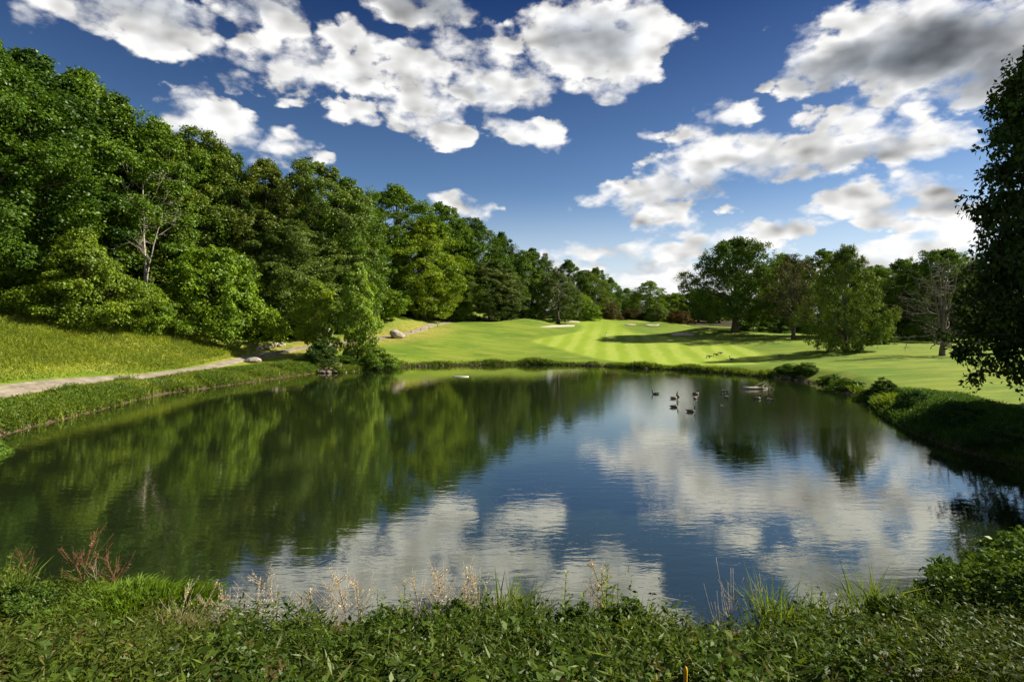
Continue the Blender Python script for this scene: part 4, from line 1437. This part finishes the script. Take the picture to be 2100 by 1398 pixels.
for i in range(64):
    t = rr.uniform(7.5, 23.5)
    a, b = SHORE[int(t)], SHORE[int(t) + 1]
    p = a + (b - a) * (t - int(t))
    x, y = p[0] + rr.uniform(-.2, .2), p[1] + rr.uniform(-.1, .35)
    o = link('shore_stone', DARK_ROCKS[i % 5])
    o.location = (x, y, max(0, ground(x, y)) + .02)
    o.rotation_euler = (rr.uniform(-.4, .4), rr.uniform(-.4, .4), rr.uniform(0, 6))
    s = rr.uniform(.35, .9)
    o.scale = (s, s, s)
    tag(o, 'small stone at the waterline of the far shore', 'stone', 'stones along the far waterline')

# ------------------------------------------------------------------ geese
M['goose_brown'] = mat_plain('goose_brown', (.17, .13, .095), .35, 18, .9, .2)
M['goose_black'] = mat_plain('goose_black', (.012, .012, .012), .2, 20, .7, .1)
M['goose_white'] = mat_plain('goose_white', (.62, .56, .48), .12, 14, .9, .1)


def goose_mesh(pose):
    """one continuous skin from tail to bill, swept along a bent spine"""
    spine = [(-.40, 0, .16, .012, .010), (-.36, 0, .15, .045, .022), (-.28, 0, .13, .085, .06), (-.18, 0, .11, .125, .10), (-.06, 0, .10, .15, .125), (.06, 0, .10, .15, .13), (.16, 0, .12, .12, .12), (.22, 0, .155, .085, .085), (.255, 0, .20, .056, .056)]
    if pose == 'graze':
        spine += [(.31, 0, .19, .040, .042), (.36, 0, .12, .034, .034), (.39, 0, .03, .031, .031), (.405, 0, -.07, .030, .030), (.41, 0, -.15, .034, .036), (.42, 0, -.205, .038, .042), (.435, 0, -.25, .030, .03), (.45, 0, -.285, .016, .014), (.46, 0, -.31, .006, .005)]
    else:
        spine += [(.27, 0, .26, .042, .040), (.268, 0, .33, .034, .034), (.262, 0, .40, .031, .031), (.268, 0, .455, .033, .034), (.295, 0, .49, .040, .040), (.335, 0, .495, .037, .036), (.365, 0, .487, .024, .022), (.395, 0, .478, .016, .012), (.415, 0, .474, .006, .005)]
    P = np.array([s[:3] for s in spine], float)
    t = unit(np.gradient(P, axis=0))
    k = 12
    a = np.linspace(0, 2 * np.pi, k, endpoint=False)
    vs_, fs, mi = [], [], []
    for i, s in enumerate(spine):
        side = np.array([0, 1, 0])
        up = np.cross(t[i], side)
        for x in a:
            vs_.append(P[i] + side * math.cos(x) * s[3] + up * math.sin(x) * s[4])
    n = len(spine)
    for i in range(n - 1):
        for j in range(k):
            fs.append((i * k + j, i * k + (j + 1) % k, (i + 1) * k + (j + 1) % k, (i + 1) * k + j))
            mid = vs_[i * k + j]
            if i >= 8:
                mi.append(2 if i == n - 6 and (j in (4, 5, 6, 11, 0, 1)) else 1)
            elif i <= 1:
                mi.append(1)
            elif i <= 3 and vs_[i * k + j][2] < .10:
                mi.append(2)
            elif i >= 6 and pose:
                mi.append(2 if i == 6 else 0)
            else:
                mi.append(0)
    fs.append(tuple(range(k))[::-1])
    fs.append(tuple((n - 1) * k + j for j in range(k)))
    mi += [1, 1]
    me = bpy.data.meshes.new('goose_body')
    me.from_pydata([tuple(v) for v in vs_], [], fs)
    for nm in ('goose_brown', 'goose_black', 'goose_white'):
        me.materials.append(M[nm])
    me.polygons.foreach_set('material_index', mi)
    me.polygons.foreach_set('use_smooth', [True] * len(fs))
    return me


def wing_mesh(sg):
    q = np.linspace(0, 1, 8)
    tb = Tubes()
    vs_ = []
    for i, t in enumerate(q):
        w = .085 * math.sin(math.pi * min(1, t * .9 + .1)) ** .7 + .006
        x = .14 - .5 * t
        for j, u in enumerate((-1, -.4, .3, 1)):
            vs_.append((x, sg * (.148 - .045 * t - .035 * max(0, u) ** 2 - .10 * max(0, t - .5)), .125 + w * u * .8 + .03 * t))
    fs = [(i * 4 + j, i * 4 + j + 1, i * 4 + j + 5, i * 4 + j + 4) for i in range(7) for j in range(3)]
    tb.raw(vs_, fs)
    return tb.mesh('wing')


def leg_mesh(sg):
    tb = Tubes()
    tb.tube([(-.03, sg * .06, .02), (-.03, sg * .065, -.08), (-.015, sg * .065, -.20)], [.022, .014, .011], 6)
    tb.raw([(-.03, sg * .065, -.20), (.07, sg * .065 - .04, -.215), (.085, sg * .065, -.215), (.07, sg * .065 + .04, -.215), (-.03, sg * .065, -.215)],
           [(0, 1, 2), (0, 2, 3), (4, 2, 1), (4, 3, 2), (0, 4, 1), (0, 3, 4)])
    return tb.mesh('leg')


GOOSE = {'swim': goose_mesh('swim'), 'graze': goose_mesh('graze')}
WINGS = [wing_mesh(1), wing_mesh(-1)]
LEGS = [leg_mesh(1), leg_mesh(-1)]
for w_ in WINGS:
    w_.materials.append(M['goose_brown'])
for l_ in LEGS:
    l_.materials.append(M['goose_black'])


def goose(x, y, z, head, pose, label, sc=.9, legs=False, grp='geese'):
    e = tag(empty('goose', (x, y, z), math.radians(head), (sc, sc, sc)), label, 'goose', grp)
    link('body', GOOSE['graze' if pose == 'graze' else 'swim'], e)
    for w_ in WINGS:
        link('wing', w_, e)
    if legs:
        for l_ in LEGS:
            link('leg', l_, e)
    return e


for px, py, hd, lab in (
        (1344, 808, 165, 'leftmost goose on the pond, swimming with its head turned away'), (1382, 817, 15, 'dark goose of the close pair left of centre, nearer to us'),
        (1390, 813, 80, 'goose swimming just behind the close pair, only its neck showing'), (1427, 808, 5, 'goose gliding right at the top of the middle pair'),
        (1426, 817, 60, 'goose just below the gliding one, facing away'), (1383, 835, 0, 'goose swimming right, second nearest to the camera'),
        (1417, 844, -5, 'goose nearest to the camera, swimming right on the bright water'), (1486, 803, 150, 'pale breasted goose left of the driftwood'),
        (1490, 816, 100, 'pale goose seen from behind below the driftwood end'), (1553, 818, 0, 'dark goose swimming right below the driftwood'), (1578, 821, 110, 'pale goose at the right end of the flock on the water'),
        (1481, 831, 170, 'small dark bird low in the water on the tree reflection')):
    d = CAM_Z * F / (py - HOR)
    small = 'small dark' in lab
    goose((px - 1050) / F * d, d, -.035 if not small else -.10, hd, 'swim', lab, .95 if not small else .55, grp='geese swimming on the pond')
for px, py, hd, pose, lab in ((1455, 735, 175, 'graze', 'grazing goose on the fairway closest to the far shore'), (1469, 731, 180, 'graze', 'middle one of three geese grazing in a line on the fairway'),
                              (1478, 728, 185, 'graze', 'farthest of three geese grazing in a line on the fairway'), (1500, 741, 200, 'swim', 'goose standing with raised head at the edge of the fairway'),
                              (1601, 734, 0, 'graze', 'lone grazing goose beside the tree shadow on the lawn')):
    x, y, z = hit(px, py, 60)
    goose(x, y, z + .24, hd, pose, lab, 1.1, True, 'geese on the lawn')

# ------------------------------------------------------------------ driftwood and small things
d = CAM_Z * F / (798 - HOR)
x = (1523 - 1050) / F * d
e = tag(empty('driftwood_log', (x, d, 0), math.radians(4)), 'pale driftwood log with a tangle of branches floating near the right shore', 'log')
tb = Tubes()
r_ = np.random.default_rng(3)
tb.tube([(0, 0, .10), (.8, .02, .09), (1.7, .1, .07), (2.5, .1, .03)], [.17, .15, .12, .06], 9)
link('trunk', tb.mesh('trunk'), e, M['bark_pale'])
for k, (a, L, p, zz) in enumerate(((.1, 1.3, 1.3, .10), (.35, 1.1, 1.5, .08), (-.15, 1.4, 1.2, .05), (-.3, .8, 1.6, .03), (.0, 1.5, .5, .02), (.5, .6, 1.9, .12))):
    b = Tubes()
    bare_branch(b, r_, np.array([p, 0, zz]), np.array([math.cos(a), math.sin(a), .12]), L, .035, 1, .12, .02)
    link('branch', b.mesh('branch'), e, M['bark_pale'])

d = CAM_Z * F / (772.5 - HOR)
tb = Tubes()
tb.raw([(-.9, -.2, -.02), (.8, -.25, -.02), (.95, .2, -.02), (-.75, .25, -.02), (-.85, -.16, .07), (.75, -.2, .07), (.88, .16, .07), (-.7, .2, .07)],
       [(3, 2, 1, 0), (4, 5, 6, 7), (0, 1, 5, 4), (1, 2, 6, 5), (2, 3, 7, 6), (3, 0, 4, 7)])
o = link('floating_board', tb.mesh('floating_board', False), mat=M['white'])
o.location = ((945 - 1050) / F * d, d, 0)
tag(o, 'flat whitish board floating near the far shore', 'board')

tb = Tubes()
tb.tube([(0, 0, -.5), (0, 0, .40), (0, 0, .43), (0, 0, .445)], [.021, .021, .016, .006], 12)
o = link('hazard_stake', tb.mesh('hazard_stake'), mat=M['yellow'])
d = 6.15
x = (1404 - 1050) / F * d
o.location = (x, d, CAM_Z - (1366 - HOR) / F * d - .445)
o.rotation_euler = (0, .03, 0)
tag(o, 'round-topped yellow stake among the weeds at the bottom of the picture', 'stake')

for px, py, lab in ((843, 683, 'first low dark post along the cart path beyond the boulder'), (863, 679, 'second low dark post along the cart path beyond the boulder'), (880, 675, 'third low dark post along the cart path beyond the boulder'),
                    (897, 670, 'fourth low dark post along the cart path beyond the boulder')):
    x, y, z = hit(px, py, 60)
    tb = Tubes()
    tb.tube([(0, 0, -.3), (0, 0, .5), (0, 0, .55)], [.06, .06, .035], 8)
    o = link('path_post', tb.mesh('path_post'), mat=M['dark'])
    o.location = (x, y, z)
    tag(o, lab, 'post', 'low posts along the cart path')

x, y, z = hit(1243, 689, 70)
e = tag(empty('distance_marker', (x, y, z)), 'tiny white marker post with a dark cap in the middle of the striped fairway', 'marker')
tb = Tubes()
tb.tube([(0, 0, -.2), (0, 0, .55)], [.09, .09], 8)
link('post', tb.mesh('post'), e, M['white'])
tb = Tubes()
tb.tube([(0, 0, .55), (0, 0, .68), (0, 0, .72)], [.11, .11, .05], 8)
link('cap', tb.mesh('cap'), e, M['dark'])

# little white house glimpsed behind the young trees
d = 94.0
x = (646 - 1050) / F * d
z = ground(x, d)
zt = CAM_Z - (640 - HOR) / F * d
e = tag(empty('small_white_house', (x, d, z)), 'small white house wall glimpsed between the young trees and the wood', 'house')
hh = zt - z + 1.0
tb = Tubes()
tb.box((-1.9, 0, -.5), (1.9, 3.5, hh))
tb.raw([(-1.9, 0, hh), (1.9, 0, hh), (0, 0, hh + 1.1), (-1.9, 3.5, hh), (1.9, 3.5, hh), (0, 3.5, hh + 1.1)], [(0, 1, 2), (5, 4, 3)])
link('wall', tb.mesh('wall', False), e, M['white'])
rf = Tubes()
for s in (-1, 1):
    a = [(0, -.25, hh + 1.13), (s * 2.15, -.25, hh - .10), (s * 2.15, 3.75, hh - .10), (0, 3.75, hh + 1.13)]
    b = [(p[0], p[1], p[2] + .12) for p in a]
    rf.raw(a + b, [(0, 1, 2, 3), (7, 6, 5, 4), (0, 4, 5, 1), (1, 5, 6, 2), (2, 6, 7, 3), (3, 7, 4, 0)])
link('roof', rf.mesh('roof', False), e, M['roofing'])
tb = Tubes()
tb.box((-.5, -.04, hh - 1.5), (.4, .03, hh - .5))
link('window', tb.mesh('window', False), e, M['glass'])
